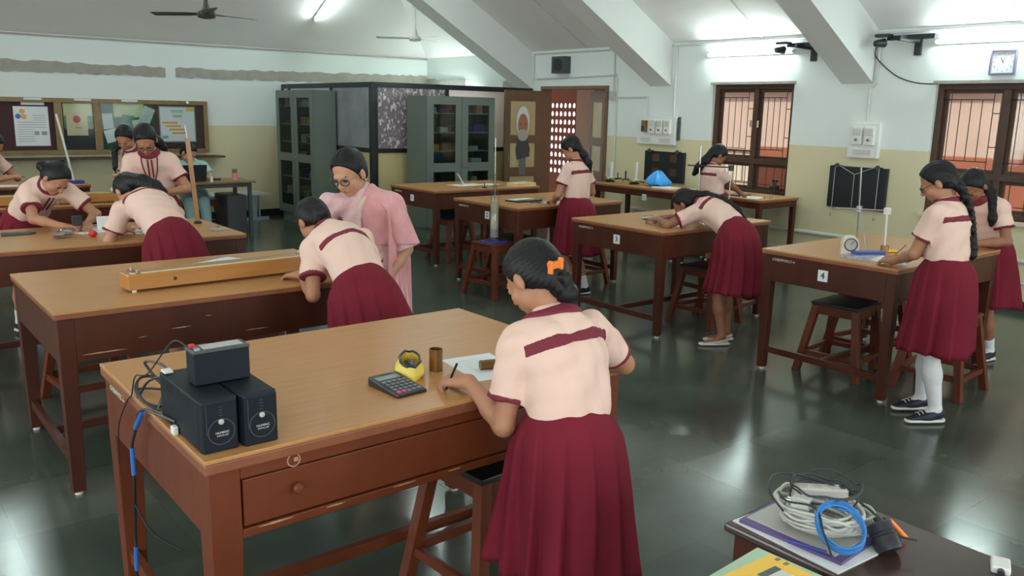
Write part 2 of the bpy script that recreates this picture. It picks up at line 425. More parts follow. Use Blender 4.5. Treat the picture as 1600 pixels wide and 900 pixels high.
# rough cement bands
def band(name, x0, x1, z0, z1, wall='back'):
    n = max(6, int(abs(x1 - x0) * 14)); top = []; bot = []
    for i in range(n + 1):
        x = x0 + (x1 - x0) * i / n
        a = random.uniform(-.014, .014); b = random.uniform(-.012, .012)
        zt = z1[0] + (z1[1] - z1[0]) * i / n + a; zb = z0[0] + (z0[1] - z0[0]) * i / n + b
        top.append(zt); bot.append(zb)
    mb = MB()
    for i in range(n):
        xa = x0 + (x1 - x0) * i / n; xb = x0 + (x1 - x0) * (i + 1) / n
        if wall == 'back':
            q = [(xa, YL + .01, bot[i]), (xb, YL + .01, bot[i + 1]), (xb, YL + .01, top[i + 1]), (xa, YL + .01, top[i])]
            mb.prism(q, (0, -.022, 0))
        else:
            q = [(XW + .01, xa, bot[i]), (XW + .01, xb, bot[i + 1]), (XW + .01, xb, top[i + 1]), (XW + .01, xa, top[i])]
            mb.prism(q, (-.022, 0, 0))
    return struct(mb.build(name, 'cement'))
band('trim_6', .2, 4.05, (2.13, 2.14), (2.30, 2.28))
band('trim_7', 4.20, 8.64, (2.14, 2.16), (2.28, 2.34))
band('trim_8', 12.1, 13.28, (2.14, 2.14), (2.24, 2.30), 'right')
band('trim_9', 10.72, 11.05, (2.10, 2.10), (2.25, 2.22), 'right')

# ---- windows in the right wall
def window(idx, y0, y1, z0, z1, panes, tz):
    xf = XW + .09
    r = struct(bpy.data.objects.new('window_%d' % idx, None)); COL.objects.link(r); r.location = (xf, (y0 + y1) / 2, z0)
    f = MB(); t = .055
    f.box((xf - .04, y0, z0), (xf + .05, y0 + t, z1)); f.box((xf - .04, y1 - t, z0), (xf + .05, y1, z1))
    f.box((xf - .04, y0 + t, z1 - t), (xf + .05, y1 - t, z1)); f.box((xf - .04, y0 + t, z0), (xf + .05, y1 - t, z0 + t))
    f.box((xf - .035, y0 + t, tz - .03), (xf + .045, y1 - t, tz + .03))
    n = len(panes) - 1
    for i in range(1, n):
        f.box((xf - .034, panes[i] - .03, z0 + t), (xf + .044, panes[i] + .03, z1 - t))
    f.build('window_frame', 'frame_wood', r, bevel=.003)
    for i in range(n):
        a, b = panes[i] + (.03 if i else t), panes[i + 1] - (.03 if i < n - 1 else t)
        for (c, e_) in ((tz + .03, z1 - t), (z0 + t, tz - .03)):
            s = MB(); u = .035
            s.box((xf + .01, a, c), (xf + .035, a + u, e_)); s.box((xf + .01, b - u, c), (xf + .035, b, e_))
            s.box((xf + .01, a + u, c), (xf + .035, b - u, c + u)); s.box((xf + .01, a + u, e_ - u), (xf + .035, b - u, e_))
            so_ = s.build('casement', 'frame_wood', r)
            MB().box((xf + .02, a + u, c + u), (xf + .024, b - u, e_ - u)).build('pane', 'glass', so_)
            g = MB(); R_ = .0045; w_ = b - a; h_ = e_ - c; xg = xf - .02
            if h_ > .5:
                for k in (.16, .34, .52, .70): g.cyl((xg, a + w_ * k, c + h_ * (.14 if k != .16 else 0)), (xg, a + w_ * k, e_ - h_ * (.12 if k not in (.16,) else 0)), R_, n=6)
                for k in (0, .86): g.cyl((xg, a + w_ * (k or .01), c), (xg, a + w_ * (k or .01), e_), R_, n=6)
                g.cyl((xg, a + w_ * .16, c + h_ * .14), (xg, b, c + h_ * .14), R_, n=6); g.cyl((xg, a + w_ * .16, e_ - h_ * .12), (xg, b, e_ - h_ * .12), R_, n=6)
                g.cyl((xg, a, c + h_ * .32), (xg, a + w_ * .16, c + h_ * .32), R_, n=6); g.cyl((xg, a, e_ - h_ * .28), (xg, a + w_ * .16, e_ - h_ * .28), R_, n=6)
            else:
                for k in (.12, .36, .60, .84): g.cyl((xg, a + w_ * k, c), (xg, a + w_ * k, e_), R_, n=6)
                g.cyl((xg, a, c + h_ * .22), (xg, b, c + h_ * .22), R_, n=6)
            g.build('grille', 'black_metal', r)
    if idx == 1:
        for yy in (panes[1] - .05, panes[1] + .05):
            MB().box((xf - .045, yy - .008, 1.62), (xf - .032, yy + .008, 1.70)).build('latch', 'chrome', r)
    MB().box((XW - .05, y0 - .02, z0 - .035), (xf + .0, y1 + .02, z0)).build('window_sill', 'ext_cream', r)
    MB().box((XW - .03, y0 - .02, z1), (XW + .05, y1 + .02, z1 + .03)).build('window_lintel', 'cement', r)
    return r
window(1, 5.70, 6.84, .83, 2.12, [5.70, 6.24, 6.84], 1.22)
window(2, 2.15, 4.10, .83, 2.10, [2.15, 2.80, 3.45, 4.10], 1.22)

# ---- what lies beyond the wall: a passage, a pierced wall and other buildings
struct(MB().box((XW, Y0 - 3, -.12), (19, YL + 3, -.005)).build('ground_outside', 'ext_floor'))
struct(MB().box((XW + WT, 4.5, 2.75), (10.8, YL + 3, 2.9)).build('ceiling_passage', 'ext_beige'))
def jali():
    mb = MB(); cy, cz = .118, .150; y0, y1, z0, z1 = 8.75, 13.4, 0.0, 2.75; x = 10.75; th = .03
    nY = int((y1 - y0) / cy); K = 12
    rows = [(.60 + k * cz, .60 + (k + 1) * cz) for k in range(9)]
    mb.box((x, y0, 0), (x + th, y1, rows[0][0])); mb.box((x, y0, rows[-1][1]), (x + th, y1, z1))
    mb.box((x, y0 + nY * cy, rows[0][0]), (x + th, y1, rows[-1][1]))
    for (a, b) in rows:
        for i in range(nY):
            ya = y0 + i * cy; c = ((ya + cy / 2), (a + b) / 2)
            inner = []; outer = []
            for k in range(16):
                t = 2 * PI * k / 16 + PI / 16
                px, pz = math.cos(t), math.sin(t)
                m_ = max(abs(px), abs(pz)); outer.append((c[0] + px / m_ * cy / 2, c[1] + pz / m_ * cz / 2))
                rr = 1 if pz > 0 else 1 / (abs(px) ** 4 + abs(pz) ** 4) ** .25
                inner.append((c[0] + px * rr * .047, c[1] + pz * rr * .047))
            vs = []
            for xx in (x, x + th):
                vs += [(xx, p[0], p[1]) for p in outer] + [(xx, p[0], p[1]) for p in inner]
            fs = []
            for k in range(16):
                j = (k + 1) % 16
                fs.append((k, j, 16 + j, 16 + k)); fs.append((32 + k, 48 + k, 48 + j, 32 + j)); fs.append((16 + k, 16 + j, 48 + j, 48 + k))
            mb.add(vs, fs)
    return struct(mb.build('wall_pierced', 'terracotta'))
jali()
struct(MB().box((10.55, 10.9, 0), (10.75, 11.35, 2.75)).build('trim_10', 'ext_beige'))
# buildings seen through the windows
b1 = tag(MB().box((13.0, 2.0, 0), (13.4, 9.35, 1.22)).build('boundary_wall', 'terracotta'), 'low terracotta wall seen outside through the lower window panes', 'wall')
def outer_building():
    r = thing('outer_building', 'beige building outside seen through the barred windows', 'building', (15, 5, 0))
    mb = MB(); mb.box((14.6, -3, 0), (15, 13.2, .42)); mb.box((14.6, -3, 1.08), (15, 13.2, 6)); mb.box((14.6, -3, .42), (15, 9.6, 1.08)); mb.box((14.9, 9.6, .42), (15, 13.2, 1.08))
    for k in range(5): mb.box((14.6, 9.6 + k * .8, .42), (14.9, 9.72 + k * .8, 1.08))
    for k in range(6): mb.box((14.59, -1 + k * 2.3, 1.1), (14.6, -.97 + k * 2.3, 6))
    mb.build('facade', 'ext_beige', r)
    for i in range(4):
        y = 9.72 + i * .8; f = MB()
        for k in range(3): f.box((14.7, y + k * .23 + .02, .44), (14.75, y + k * .23 + .20, 1.04))
        f.build('window', 'ext_cream', r)
    MB().box((14.3, -3, 2.3), (14.6, 13.2, 2.42)).build('ledge', 'ext_cream', r)
outer_building()
def orange_frame():
    r = thing('open_shutter', 'orange-brown wooden shutter standing open outside the right window', 'shutter', (9.0, 3.55, .95))
    MB().bar((9.08, 3.62, 1.15), (9.08, 3.62, 2.05), .05).bar((9.35, 3.25, 1.15), (9.35, 3.25, 2.05), .05).bar((9.08, 3.62, 2.03), (9.35, 3.25, 2.03), .06).bar((9.08, 3.62, 1.2), (9.35, 3.25, 1.2), .09).build('frame', 'orange_wood', r)
    MB().hexa([(9.09, 3.60, 1.24), (9.34, 3.26, 1.24), (9.35, 3.27, 1.24), (9.10, 3.61, 1.24), (9.09, 3.60, 2.0), (9.34, 3.26, 2.0), (9.35, 3.27, 2.0), (9.10, 3.61, 2.0)]).build('pane', 'glass', r)
orange_frame()

# ---- the double door
def door():
    r = struct(bpy.data.objects.new('door_1', None)); COL.objects.link(r); r.location = (XW, 9.37, 0)
    f = MB(); y0, y1, zt = 8.65, 10.09, 2.13
    f.box((XW - .03, y0, 0), (XW + WT, y0 + .05, zt)).box((XW - .03, y1 - .05, 0), (XW + WT, y1, zt)).box((XW - .03, y0 + .05, zt - .05), (XW + WT, y1 - .05, zt))
    f.build('door_frame', 'door_wood', r, bevel=.003)
    def leaf(hinge, dirv, w, nm, alt=0):
        h = Vector(hinge); dv = Vector(dirv).normalized(); n = dv.cross(Vector((0, 0, 1))); z1 = 2.06
        if (n.y > 0) if alt else (n.x > 0): n = -n
        mb = MB(); c = lambda s, z, o: h + dv * s + Vector((0, 0, z)) + n * o
        def bx(s0, s1, za, zb, o0, o1, m_):
            m_.hexa([c(s0, za, o0), c(s1, za, o0), c(s1, za, o1), c(s0, za, o1), c(s0, zb, o0), c(s1, zb, o0), c(s1, zb, o1), c(s0, zb, o1)])
        bx(0, .12, .02, z1, 0, .035, mb); bx(w - .1, w, .02, z1, 0, .035, mb)
        for za, zb in ((.02, .22), (.78, .92), (1.28, 1.40), (z1 - .16, z1)): bx(.12, w - .1, za, zb, 0, .035, mb)
        lf = mb.build(nm, 'door_wood', r)
        for za, zb in ((.22, .78), (.92, 1.28), (1.40, z1 - .16)):
            p = MB(); bx(.12, w - .1, za, zb, .008, .026, p); p.build('door_panel', 'door_panel', lf)
        hd_ = MB(); bx(w - .07, w - .05, 1.0, 1.12, .035, .05, hd_); hd_.build('door_handle', 'steel', lf)
        return lf, c
    lf, c = leaf((XW - .04, 10.06, 0), (-1, .05, 0), .69, 'door_leaf', 1)
    leaf((XW + .03, 8.70, 0), (.45, 1, 0), .62, 'door_leaf')
    # paper portrait pasted on the left leaf
    t = thing('paper_portrait', 'cut-out paper portrait of a white-haired man pasted on the open door leaf', 'poster', tuple(c(.36, 1.0, .036)))
    def blob(pts, m_, nm, o):
        q = [c(.36 + p[0], p[1], o) for p in pts]; MB().prism(q, tuple((c(0, 0, .001) - c(0, 0, 0)))).build(nm, m_, t)
    ell = lambda cx, cz, a, b, n=14: [(cx + a * math.cos(2 * PI * i / n), cz + b * math.sin(2 * PI * i / n)) for i in range(n)]
    blob(ell(0, 1.60, .125, .23), 'paper', 'hair', .037); blob(ell(0, 1.55, .095, .17), M['skin'], 'face', .039)
    blob(ell(0, 1.40, .10, .09), 'grey_plastic', 'beard', .040); blob([(-.13, 1.08), (.10, 1.03), (.13, 1.18), (.09, 1.34), (-.08, 1.34), (-.14, 1.2)], 'dark_grey', 'coat', .038)
    blob([(-.07, .8), (.06, .8), (.06, 1.06), (-.06, 1.06)], 'key_grey', 'robe', .037)
    for s_ in (-.04, .035): blob(ell(s_, 1.565, .014, .009, 8), 'ink', 'eye', .041)
door()

# ---- glazed cubicle in the far corner
def cubicle():
    xc, yc, zt = 5.85, 10.3, 2.09
    r = thing('glazed_partition', 'black-framed cubicle partition with glass above cream panels in the far corner', 'partition', (xc, yc, 0))
    f = MB(); t = .055
    xe = XW - .005; ye = YL - .005
    for (x, y) in ((xc, yc), (xc + 1.17, yc), (xe - t, yc), (xc, yc + 1.25), (xc, yc + 2.7), (xc, ye - t)):
        f.box((x, y, .0), (x + t, y + t, zt))
    f.box((xc - .05, yc - .01, 0), (xc, yc + t, zt))
    for (z0, z1) in ((zt - .06, zt + .01), (1.15, 1.21)):
        f.box((xc, yc + .003, z0), (xe, yc + t - .003, z1)); f.box((xc + .003, yc + t, z0), (xc + t - .003, ye, z1))
    f.box((xc, yc - .004, 0), (xe, yc + t, .12)); f.box((xc - .004, yc, 0), (xc + t, ye, .12))
    f.build('frame', 'black_metal', r)
    p = MB(); p.box((xc + t, yc + .02, .12), (xe - t, yc + .035, 1.15)); p.box((xc + .02, yc + t, .12), (xc + .035, ye - t, 1.15)); p.build('lower_panel', 'cream_panel', r)
    MB().box((xc + .022, yc + t, 1.21), (xc + .03, yc + 1.25, zt - .06)).build('frosted_pane', 'frost', r)
    MB().box((xc + .022, yc + 1.25 + t, 1.21), (xc + .03, ye - t, zt - .06)).build('clear_pane', 'paper_blue', r)
    MB().box((xc + t, yc + .022, 1.21), (xc + 1.17, yc + .03, zt - .06)).build('patterned_pane', 'leaf_glass', r)
    MB().box((xc + 1.17 + t, yc + .022, 1.21), (xe - t, yc + .03, zt - .06)).build('pink_pane', 'pink_glass', r)
cubicle()

# ---- conduits and wiring on the right wall
def pipe(name, pts, r, m, label, cat='conduit'):
    return tag(MB().tube(pts, r, 8).build(name, m, smooth=True), label, cat)
xp = XW - .016
for n_, (a, b) in enumerate(((9.28, 7.89), (7.51, 5.13), (4.75, 2.36))):
    pipe('conduit', [(xp, a + (1.0 if n_ == 0 else 0), 2.615), (xp, b, 2.615)], .014, 'conduit', ['white conduit along the top of the wall above the door', 'white conduit along the top of the wall above the left window', 'white conduit along the top of the wall above the clock'][n_])
pipe('conduit', [(xp, 7.44, 2.6), (xp, 7.44, 1.73)], .015, 'conduit', 'white conduit dropping from the ceiling to the wide switchboard')
pipe('conduit', [(xp, 4.72, 2.6), (xp, 4.72, 2.12), (xp, 4.78, 2.06), (xp, 4.78, 1.72)], .015, 'conduit', 'white conduit dropping beside the beam to the small switchboard')
pipe('conduit', [(xp, 10.28, 2.6), (xp, 10.28, 2.16)], .018, 'conduit', 'white conduit at the left edge of the door head')
pipe('conduit', [(xp, 8.55, 2.6), (xp, 8.55, 2.0)], .012, 'conduit', 'thin conduit dropping to the junction box')
pipe('conduit', [(xp, 10.2, 2.24), (xp, 8.50, 2.27), (xp, 8.48, 2.2), (xp, 8.48, .9)], .012, 'conduit', 'white conduit framing the doorway on the right side')
pipe('conduit', [(xp, 8.45, 1.97), (xp, 7.9, 1.97), (xp, 7.88, 1.73)], .012, 'conduit', 'horizontal conduit from the junction box to the switchboard')
pipe('conduit', [(xp, 8.1, .47), (xp, 2.0, .47)], .022, 'conduit', 'fat cream pipe running low along the window wall')
pipe('conduit', [(xp, 8.1, .26), (xp, 2.0, .26)], .010, 'conduit', 'thin cream pipe low on the window wall under the fat pipe')
tag(MB().box((XW - .05, 8.48, 1.93), (XW, 8.60, 2.05)).build('junction_box', 'grey_plastic', bevel=.004), 'small square grey junction box right of the door', 'junction box')
pipe('black_cable', catmull([(XW - .03, 4.74, 2.5), (XW - .035, 4.76, 2.42), (XW - .03, 4.70, 2.33), (XW - .03, 4.50, 2.18), (XW - .03, 4.28, 2.11), (XW - .02, 4.08, 2.10)]), .006, 'black_plastic', 'black cable sagging from the beam to the right window', 'cable')

def wallbox(y0, y1, z0, z1, d, name, m, parent=None, x=XW, bevel=.003):
    return MB().box((x - d, y0, z0), (x, y1, z1)).build(name, m, parent, bevel=bevel)
# wall speaker
r = thing('wall_speaker', 'small black square loudspeaker above the door', 'speaker', (XW, 9.6, 2.30))
wallbox(9.46, 9.74, 2.31, 2.55, .13, 'cabinet', 'dark_grey', r)
MB().lathe((XW - .13, 9.60, 2.43), [(.095, 0), (.09, .008), (.04, .002), (.02, .008)], axis=(-1, 0, 0)).build('cone', 'black_plastic', r, smooth=True)
# clock
r = thing('wall_clock', 'square white wall clock with purple-grey frame above the right window', 'clock', (XW, 3.5, 2.29))
f = MB(); ya, yb, za, zb = 3.385, 3.615, 2.175, 2.405
f.box((XW - .035, ya, za), (XW, ya + .018, zb)).box((XW - .035, yb - .018, za), (XW, yb, zb)).box((XW - .035, ya + .018, za), (XW, yb - .018, za + .018)).box((XW - .035, ya + .018, zb - .018), (XW, yb - .018, zb))
f.build('rim', mat('purple_grey_plastic', (.18, .16, .26), .4), r, bevel=.004)
wallbox(ya + .018, yb - .018, za + .018, zb - .018, .02, 'dial', 'paper', r, bevel=0)
xc_ = XW - .022
for k in range(12):
    a = 2 * PI * k / 12; p = (xc_, 3.5 - math.sin(a) * .082, 2.29 + math.cos(a) * .082)
    text('numeral', str(k or 12), .024, 'ink_grey', r, p, (0, -1, 0), (0, 0, 1))
def hand_(a, l, w):
    dv = V(0, -math.sin(a), math.cos(a)); MB().bar(V(xc_ - .004, 3.5, 2.29) - dv * .01, V(xc_ - .004, 3.5, 2.29) + dv * l, w, .002, up=(1, 0, 0)).build('clock_hand', 'ink', r)
hand_(math.radians(-28), .045, .006); hand_(math.radians(22), .062, .004)
# fluorescent tubes
def tube_light(a, b, out, label, power=26):
    a, b, out = Vector(a), Vector(b), Vector(out).normalized()
    r = thing('tube_light', label, 'tube light', tuple((a + b) / 2), group=None)
    t = (b - a).normalized(); s = t.cross(out)
    MB().obox((a + b) / 2 + out * .02, t * ((b - a).length / 2), s * .022, out * .018).build('batten', 'white_plastic', r)
    p = out * .062
    for q, sg in ((a, 1), (b, -1)): MB().obox(q + out * .05 + t * sg * .012, t * .012, s * .016, out * .022).build('end_holder', 'white_plastic', r)
    MB().cyl(a + p + t * .024, b + p - t * .024, .014).build('tube', 'tube_on', r, smooth=True)
tube_light((XW, 6.92, 2.475), (XW, 5.72, 2.475), (-1, 0, 0), 'lit tube light on the wall above the left window')
tube_light((XW, 4.14, 2.50), (XW, 2.94, 2.50), (-1, 0, 0), 'lit tube light on the wall above the right window')
nL = Vector((0, -SL, -1)).normalized()
def onL(x, y): return (x, y, ZE + SL * (YL - y))
tube_light(onL(6.08, 12.50), onL(6.10, 11.30), nL, 'lit tube light on the sloping ceiling above the far wall')
nW = Vector((-SL, 0, -1)).normalized()
def onW(x, y): return (x, y, ZE + SL * (XW - x))
tube_light(onW(6.05, 9.7), onW(6.05, 8.5), nW, 'tube light on the roof slope in the bay near the door')
tube_light(onW(5.6, 3.9), onW(5.6, 2.8), nW, 'tube light high on the roof slope nearest the camera')
tube_light(onW(5.6, 6.8), onW(5.6, 5.7), nW, 'tube light high on the roof slope in the middle bay')
def onE(x, y): return (x, y, ZE + SL * (x - X0))
nE = Vector((SL, 0, -1)).normalized()
tube_light(onE(.4, 2.6), onE(.4, 1.4), nE, 'unseen tube light added on the left roof slope nearest the camera')  # these left-slope tubes are extras out of view, added to brighten the ceiling
tube_light(onE(.4, 6.0), onE(.4, 4.8), nE, 'unseen tube light added on the left roof slope above the second table')
tube_light(onE(.4, 9.2), onE(.4, 8.0), nE, 'unseen tube light added on the left roof slope toward the far wall')
tube_light(onW(5.6, .8), onW(5.6, -.4), nW, 'unseen tube light added on the roof slope behind the camera')  # one more unseen tube, added for ceiling brightness
tube_light(onL(1.25, 11.7), onL(1.25, 10.6), nL, 'tube light on the far roof slope above the left tables')
tube_light((XW, 12.9, 1.95), (XW, 11.7, 1.95), (-1, 0, 0), 'tube light added inside the glazed cubicle to light its glass from behind')  # unseen lamp, added so the pink pane looks lit from behind
for k, y_ in enumerate((9.1, 6.17, 3.38)):
    tag(MB().tube([(XW - .02, y_, ZE + SL * .02 - .008), (3.4, y_, ZE + SL * (XW - 3.4) - .008)], .009, 6).build('conduit', 'conduit', smooth=True), 'thin conduit running up the roof slope %s' % ('near the door', 'above the left window', 'above the clock')[k], 'conduit')
tag(MB().tube([(XW - .02, 10.75, ZE - .0), (6.1, 10.75, ZE + SL * (XW - 6.1) - .012)], .016, 6).build('conduit', 'conduit', smooth=True), 'thick conduit following the far beam up the roof slope', 'conduit')
struct(MB().box((X0, YL - .02, ZE - .035), (XW, YL, ZE - .01)).build('trim_11', 'cement'))
# black wall brackets beside the tubes
def bracket(y, z, label, sgn=1):
    r = thing('wall_fan', label, 'wall fan', (XW, y, z))
    MB().box((XW - .03, y - .035, z - .14), (XW, y + .035, z + .02)).build('mount_plate', 'black_plastic', r, bevel=.006)
    MB().bar((XW - .02, y, z), (XW - .22, y + .1, z + .02), .05, .05).bar((XW - .12, y - .22, z + .03), (XW - .12, y + .26, z + .03), .07, .045).build('arm', 'black_plastic', r)
    MB().cyl((XW - .2, y + .26, z - .02), (XW - .3, y + .30, z - .03), .045, .03).build('motor', 'black_plastic', r, smooth=True)
    MB().bar((XW - .2, y + .34, z + .05), (XW - .2, y + .2, z + .05), .1, .03).build('head', 'black_plastic', r)
bracket(5.48, 2.50, 'black wall-mounted fan bracket between the left tube light and the beam')
bracket(4.32, 2.52, 'black wall-mounted fan bracket left of the clock')
# ceiling fans
def fan(c, ztop, m, label, rot):
    r = thing('ceiling_fan', label, 'ceiling fan', (c[0], c[1], c[2]))
    x, y, z = c
    MB().cyl((x, y, z + .05), (x, y, ztop), .012).build('rod', m, r, smooth=True)
    MB().lathe((x, y, z - .05), [(.03, 0), (.085, .01), (.10, .04), (.085, .07), (.045, .09), (.035, .13), (.022, .19)]).build('motor', m, r, smooth=True)
    MB().lathe((x, y, ztop - .07), [(.03, 0), (.055, .06), (.055, .07)]).build('canopy', m, r, smooth=True)
    for k in range(3):
        a = rot + 2 * PI * k / 3; d_ = V(math.cos(a), math.sin(a), 0); s_ = V(-math.sin(a), math.cos(a), 0)
        q = []
        for (t, w) in ((.09, .02), (.16, .025), (.19, .06), (.58, .07), (.60, .05)):
            q.append((V(x, y, z) + d_ * t, w))
        vs = []; fs = []
        for p, w in q: vs += [p + s_ * w + V(0, 0, .012), p - s_ * w - V(0, 0, .008), p - s_ * w - V(0, 0, .012), p + s_ * w + V(0, 0, .008)]
        for i in range(4):
            b_ = i * 4
            fs += [(b_, b_ + 1, b_ + 5, b_ + 4), (b_ + 1, b_ + 2, b_ + 6, b_ + 5), (b_ + 2, b_ + 3, b_ + 7, b_ + 6), (b_ + 3, b_, b_ + 4, b_ + 7)]
        fs += [(0, 3, 2, 1), (16, 17, 18, 19)]
        MB().add(vs, fs).build('blade', m, r)
fan((3.27, 9.24, 2.68), 4.9, 'fan_dark', 'dark brown three-bladed ceiling fan above the left tables', .25)
fan((7.37, 11.67, 2.83), 3.36, 'fan_white', 'off-white three-bladed ceiling fan near the far corner', .5)

# ================================================================ FURNITURE
T = .86
def lab_table(x0, x1, y0, y1, label, group=None, number=None, code=None, drawer=False, wood='dark_wood', th=.022, z=T, ap=.215, leg=.065, num_face='x', capg=True):
    r = thing('laboratory_table', label, 'table', ((x0 + x1) / 2, (y0 + y1) / 2, 0), group=group)
    tp = MB().box((x0, y0, z - .012), (x1, y1, z)).build('tabletop', 'laminate', r, bevel=.003)
    MB().box((x0 + .001, y0 + .001, z - th - .012), (x1 - .001, y1 - .001, z - .0121)).build('top_edge', 'edge_wood', r, bevel=.004)
    zt = z - th - .012; zb = z - ap; i = .012
    A = dict(x0=x0 + i, x1=x1 - i, y0=y0 + i, y1=y1 - i)
    L = leg
    for nm, a, b in (('apron', (A['x0'], A['y0'] + L, zb), (A['x0'] + .025, A['y1'] - L, zt)), ('apron', (A['x1'] - .025, A['y0'] + L, zb), (A['x1'], A['y1'] - L, zt)),
                     ('apron', (A['x0'] + L, A['y1'] - .025, zb), (A['x1'] - L, A['y1'], zt))):
        MB().box(a, b).build(nm, wood, r, bevel=.002)
    if not drawer:
        MB().box((A['x0'] + L, A['y0'], zb), (A['x1'] - L, A['y0'] + .025, zt)).build('apron', wood, r, bevel=.002)
    else:
        fx0, fx1, fy = A['x0'] + L, A['x1'] - L, A['y0']
        MB().box((fx0, fy, zt - .035), (fx1, fy + .03, zt)).build('top_rail', wood, r, bevel=.003)
        MB().box((fx0, fy, zb - .012), (fx1, fy + .03, zb + .014)).build('bottom_rail', wood, r, bevel=.003)
        MB().box((fx0 + .004, fy + .03, zb + .016), (fx1 - .004, fy + .5, zb + .024)).build('drawer_bottom', wood, r)
        dr = MB().box((fx0 + .006, fy + .004, zb + .019), (fx1 - .006, fy + .028, zt - .040)).build('drawer', wood, r, bevel=.003)
        for kx in (fx0 + .155, fx1 - .155):
            MB().lathe((kx, fy + .004, (zb + zt) / 2 + .0), [(.008, 0), (.008, .008), (.015, .014), (.017, .022), (.012, .030), (.002, .032)], axis=(0, -1, 0)).build('knob', wood, dr, smooth=True)
        MB().lathe((fx0 + .15, fy + .001, zt - .017), [(.020, 0), (.020, .002), (.0165, .002), (.0165, 0)], axis=(0, -1, 0), cap=False).build('lock_ring', 'worn', r, smooth=True)
        MB().box((fx0 + .15, fy - .001, zt - .022), (fx0 + .163, fy + .002, zt - .010)).build('lock_scar', 'worn', r)
    for (x, y) in ((A['x0'], A['y0']), (A['x1'] - L, A['y0']), (A['x0'], A['y1'] - L), (A['x1'] - L, A['y1'] - L)):
        cx, cy = x + L / 2, y + L / 2; ox = .004 if x == A['x0'] else -.004; oy = .004 if y == A['y0'] else -.004
        m = MB(); q = []
        for zz, ww in ((.018, .40), (zb - .03, .5), (zt, .5)): q += [(cx - L * ww, cy - L * ww, zz), (cx + L * ww, cy - L * ww, zz), (cx + L * ww, cy + L * ww, zz), (cx - L * ww, cy + L * ww, zz)]
        m.add(q, [(3, 2, 1, 0), (8, 9, 10, 11)] + [(k * 4 + i_, k * 4 + (i_ + 1) % 4, k * 4 + 4 + (i_ + 1) % 4, k * 4 + 4 + i_) for k in (0, 1) for i_ in range(4)])
        lg = m.build('leg', wood, r, bevel=.003)
        MB().cyl((cx, cy, 0), (cx, cy, .018), .017).build('foot_cap', 'rubber_white', lg)
    zs = .13; ins = L * .5
    MB().box((A['x0'] + .018, A['y0'] + L * .85, zs), (A['x0'] + .046, A['y1'] - L * .85, zs + .045)).build('stretcher', wood, r, bevel=.002)
    MB().box((A['x1'] - .046, A['y0'] + L * .85, zs), (A['x1'] - .018, A['y1'] - L * .85, zs + .045)).build('stretcher', wood, r, bevel=.002)
    ym = (y0 + y1) / 2
    MB().box((A['x0'] + .046, ym - .016, zs + .002), (A['x1'] - .046, ym + .016, zs + .043)).build('stretcher', wood, r, bevel=.002)
    # knocks and scratches in the varnish along the apron
    if number:
        ny = y0 + .50; nz = z - .12
        pl = MB().box((A['x0'] - .003, ny - .035, nz - .037), (A['x0'], ny + .035, nz + .037)).build('number_plate', 'paper', r)
        text('number', number, .062, 'ink', pl, (A['x0'] - .0042, ny, nz), (0, -1, 0), (0, 0, 1))
    if code:
        text('painted_code', code, .026, 'chalk', r, (A['x0'] - .001, y1 - .17, z - .065), (0, -1, 0), (0, 0, 1))
    return r
lab_table(.66, 2.19, 2.05, 3.10, 'nearest laboratory table with a drawer and two black power boxes', drawer=True, wood='red_wood', code='CHSS/PHY/LT-6', th=.03, ap=.235, leg=.085)
lab_table(.68, 2.27, 3.97, 5.05, 'second laboratory table from the front on the left, carrying the long wooden box', wood='dark_wood', ap=.235, leg=.07)
lab_table(.60, 2.27, 5.83, 6.84, 'laboratory table on the left with a girl writing on each side', wood='dark_wood', ap=.22)
lab_table(.60, 2.20, 8.20, 9.05, 'far left laboratory table carrying a long orange wooden box and papers', wood='dark_wood')
lab_table(.70, 2.25, 10.25, 11.1, 'farthest left laboratory table, with the white rod on a blue base', wood='dark_wood')
lab_table(4.97, 6.42, 2.45, 3.42, 'laboratory table numbered 4 with a balance and stand on it', number='4', code='CHSS/PHY/LT-4')
lab_table(4.97, 6.38, 4.32, 5.36, 'laboratory table numbered 3 with a girl leaning over it', number='3', code='CHSS/PHY/LT-3')
lab_table(5.02, 6.42, 6.15, 7.22, 'laboratory table numbered 2 behind the stool with the glass jar', number='2', code='CHSS/PHY/LT-2')
lab_table(5.26, 6.80, 7.92, 8.90, 'laboratory table numbered 1 in front of the steel cupboard', number='1', code='CHSS/PHY/LT-1')
lab_table(7.84, 8.50, 6.66, 8.05, 'narrow side table numbered 12 below the wall switchboard', number='12', ap=.11, leg=.055)
lab_table(7.84, 8.56, 5.46, 6.58, 'narrow side table below the left barred window', ap=.10, leg=.055)

# worn varnish marks on two front aprons
def scar(x0, x1, y, z, k, table_label, nm='wear_mark'):
    mb = MB(); n = 10
    up = []; dn = []
    for i in range(n + 1):
        x = x0 + (x1 - x0) * i / n; a = k * math.sin(PI * i / n) * random.uniform(.5, 1.2)
        up.append((x, y, z + a + .0008)); dn.append((x, y, z - a * .6))
    mb.prism(dn + up[::-1], (0, -.0012, 0))
    p = [o for o in bpy.data.objects if o.get('label') == table_label][0]
    mb.build(nm, 'worn', p)
t2l = 'second laboratory table from the front on the left, carrying the long wooden box'
t1l = 'nearest laboratory table with a drawer and two black power boxes'
yy = 3.982
for a, b, z_, k in ((.78, .97, .655, .004), (1.02, 1.06, .70, .002), (1.17, 1.26, .72, .003), (1.33, 1.36, .76, .002), (1.52, 1.64, .66, .003)): scar(a, b, yy, z_, k, t2l)
yy = 2.0615
for a, b, z_, k in ((.80, .90, .634, .004), (1.0, 1.06, .632, .003), (1.22, 1.30, .634, .003), (1.42, 1.47, .633, .003), (1.30, 1.44, .818, .002)): scar(a, b, yy, z_, k, t1l)

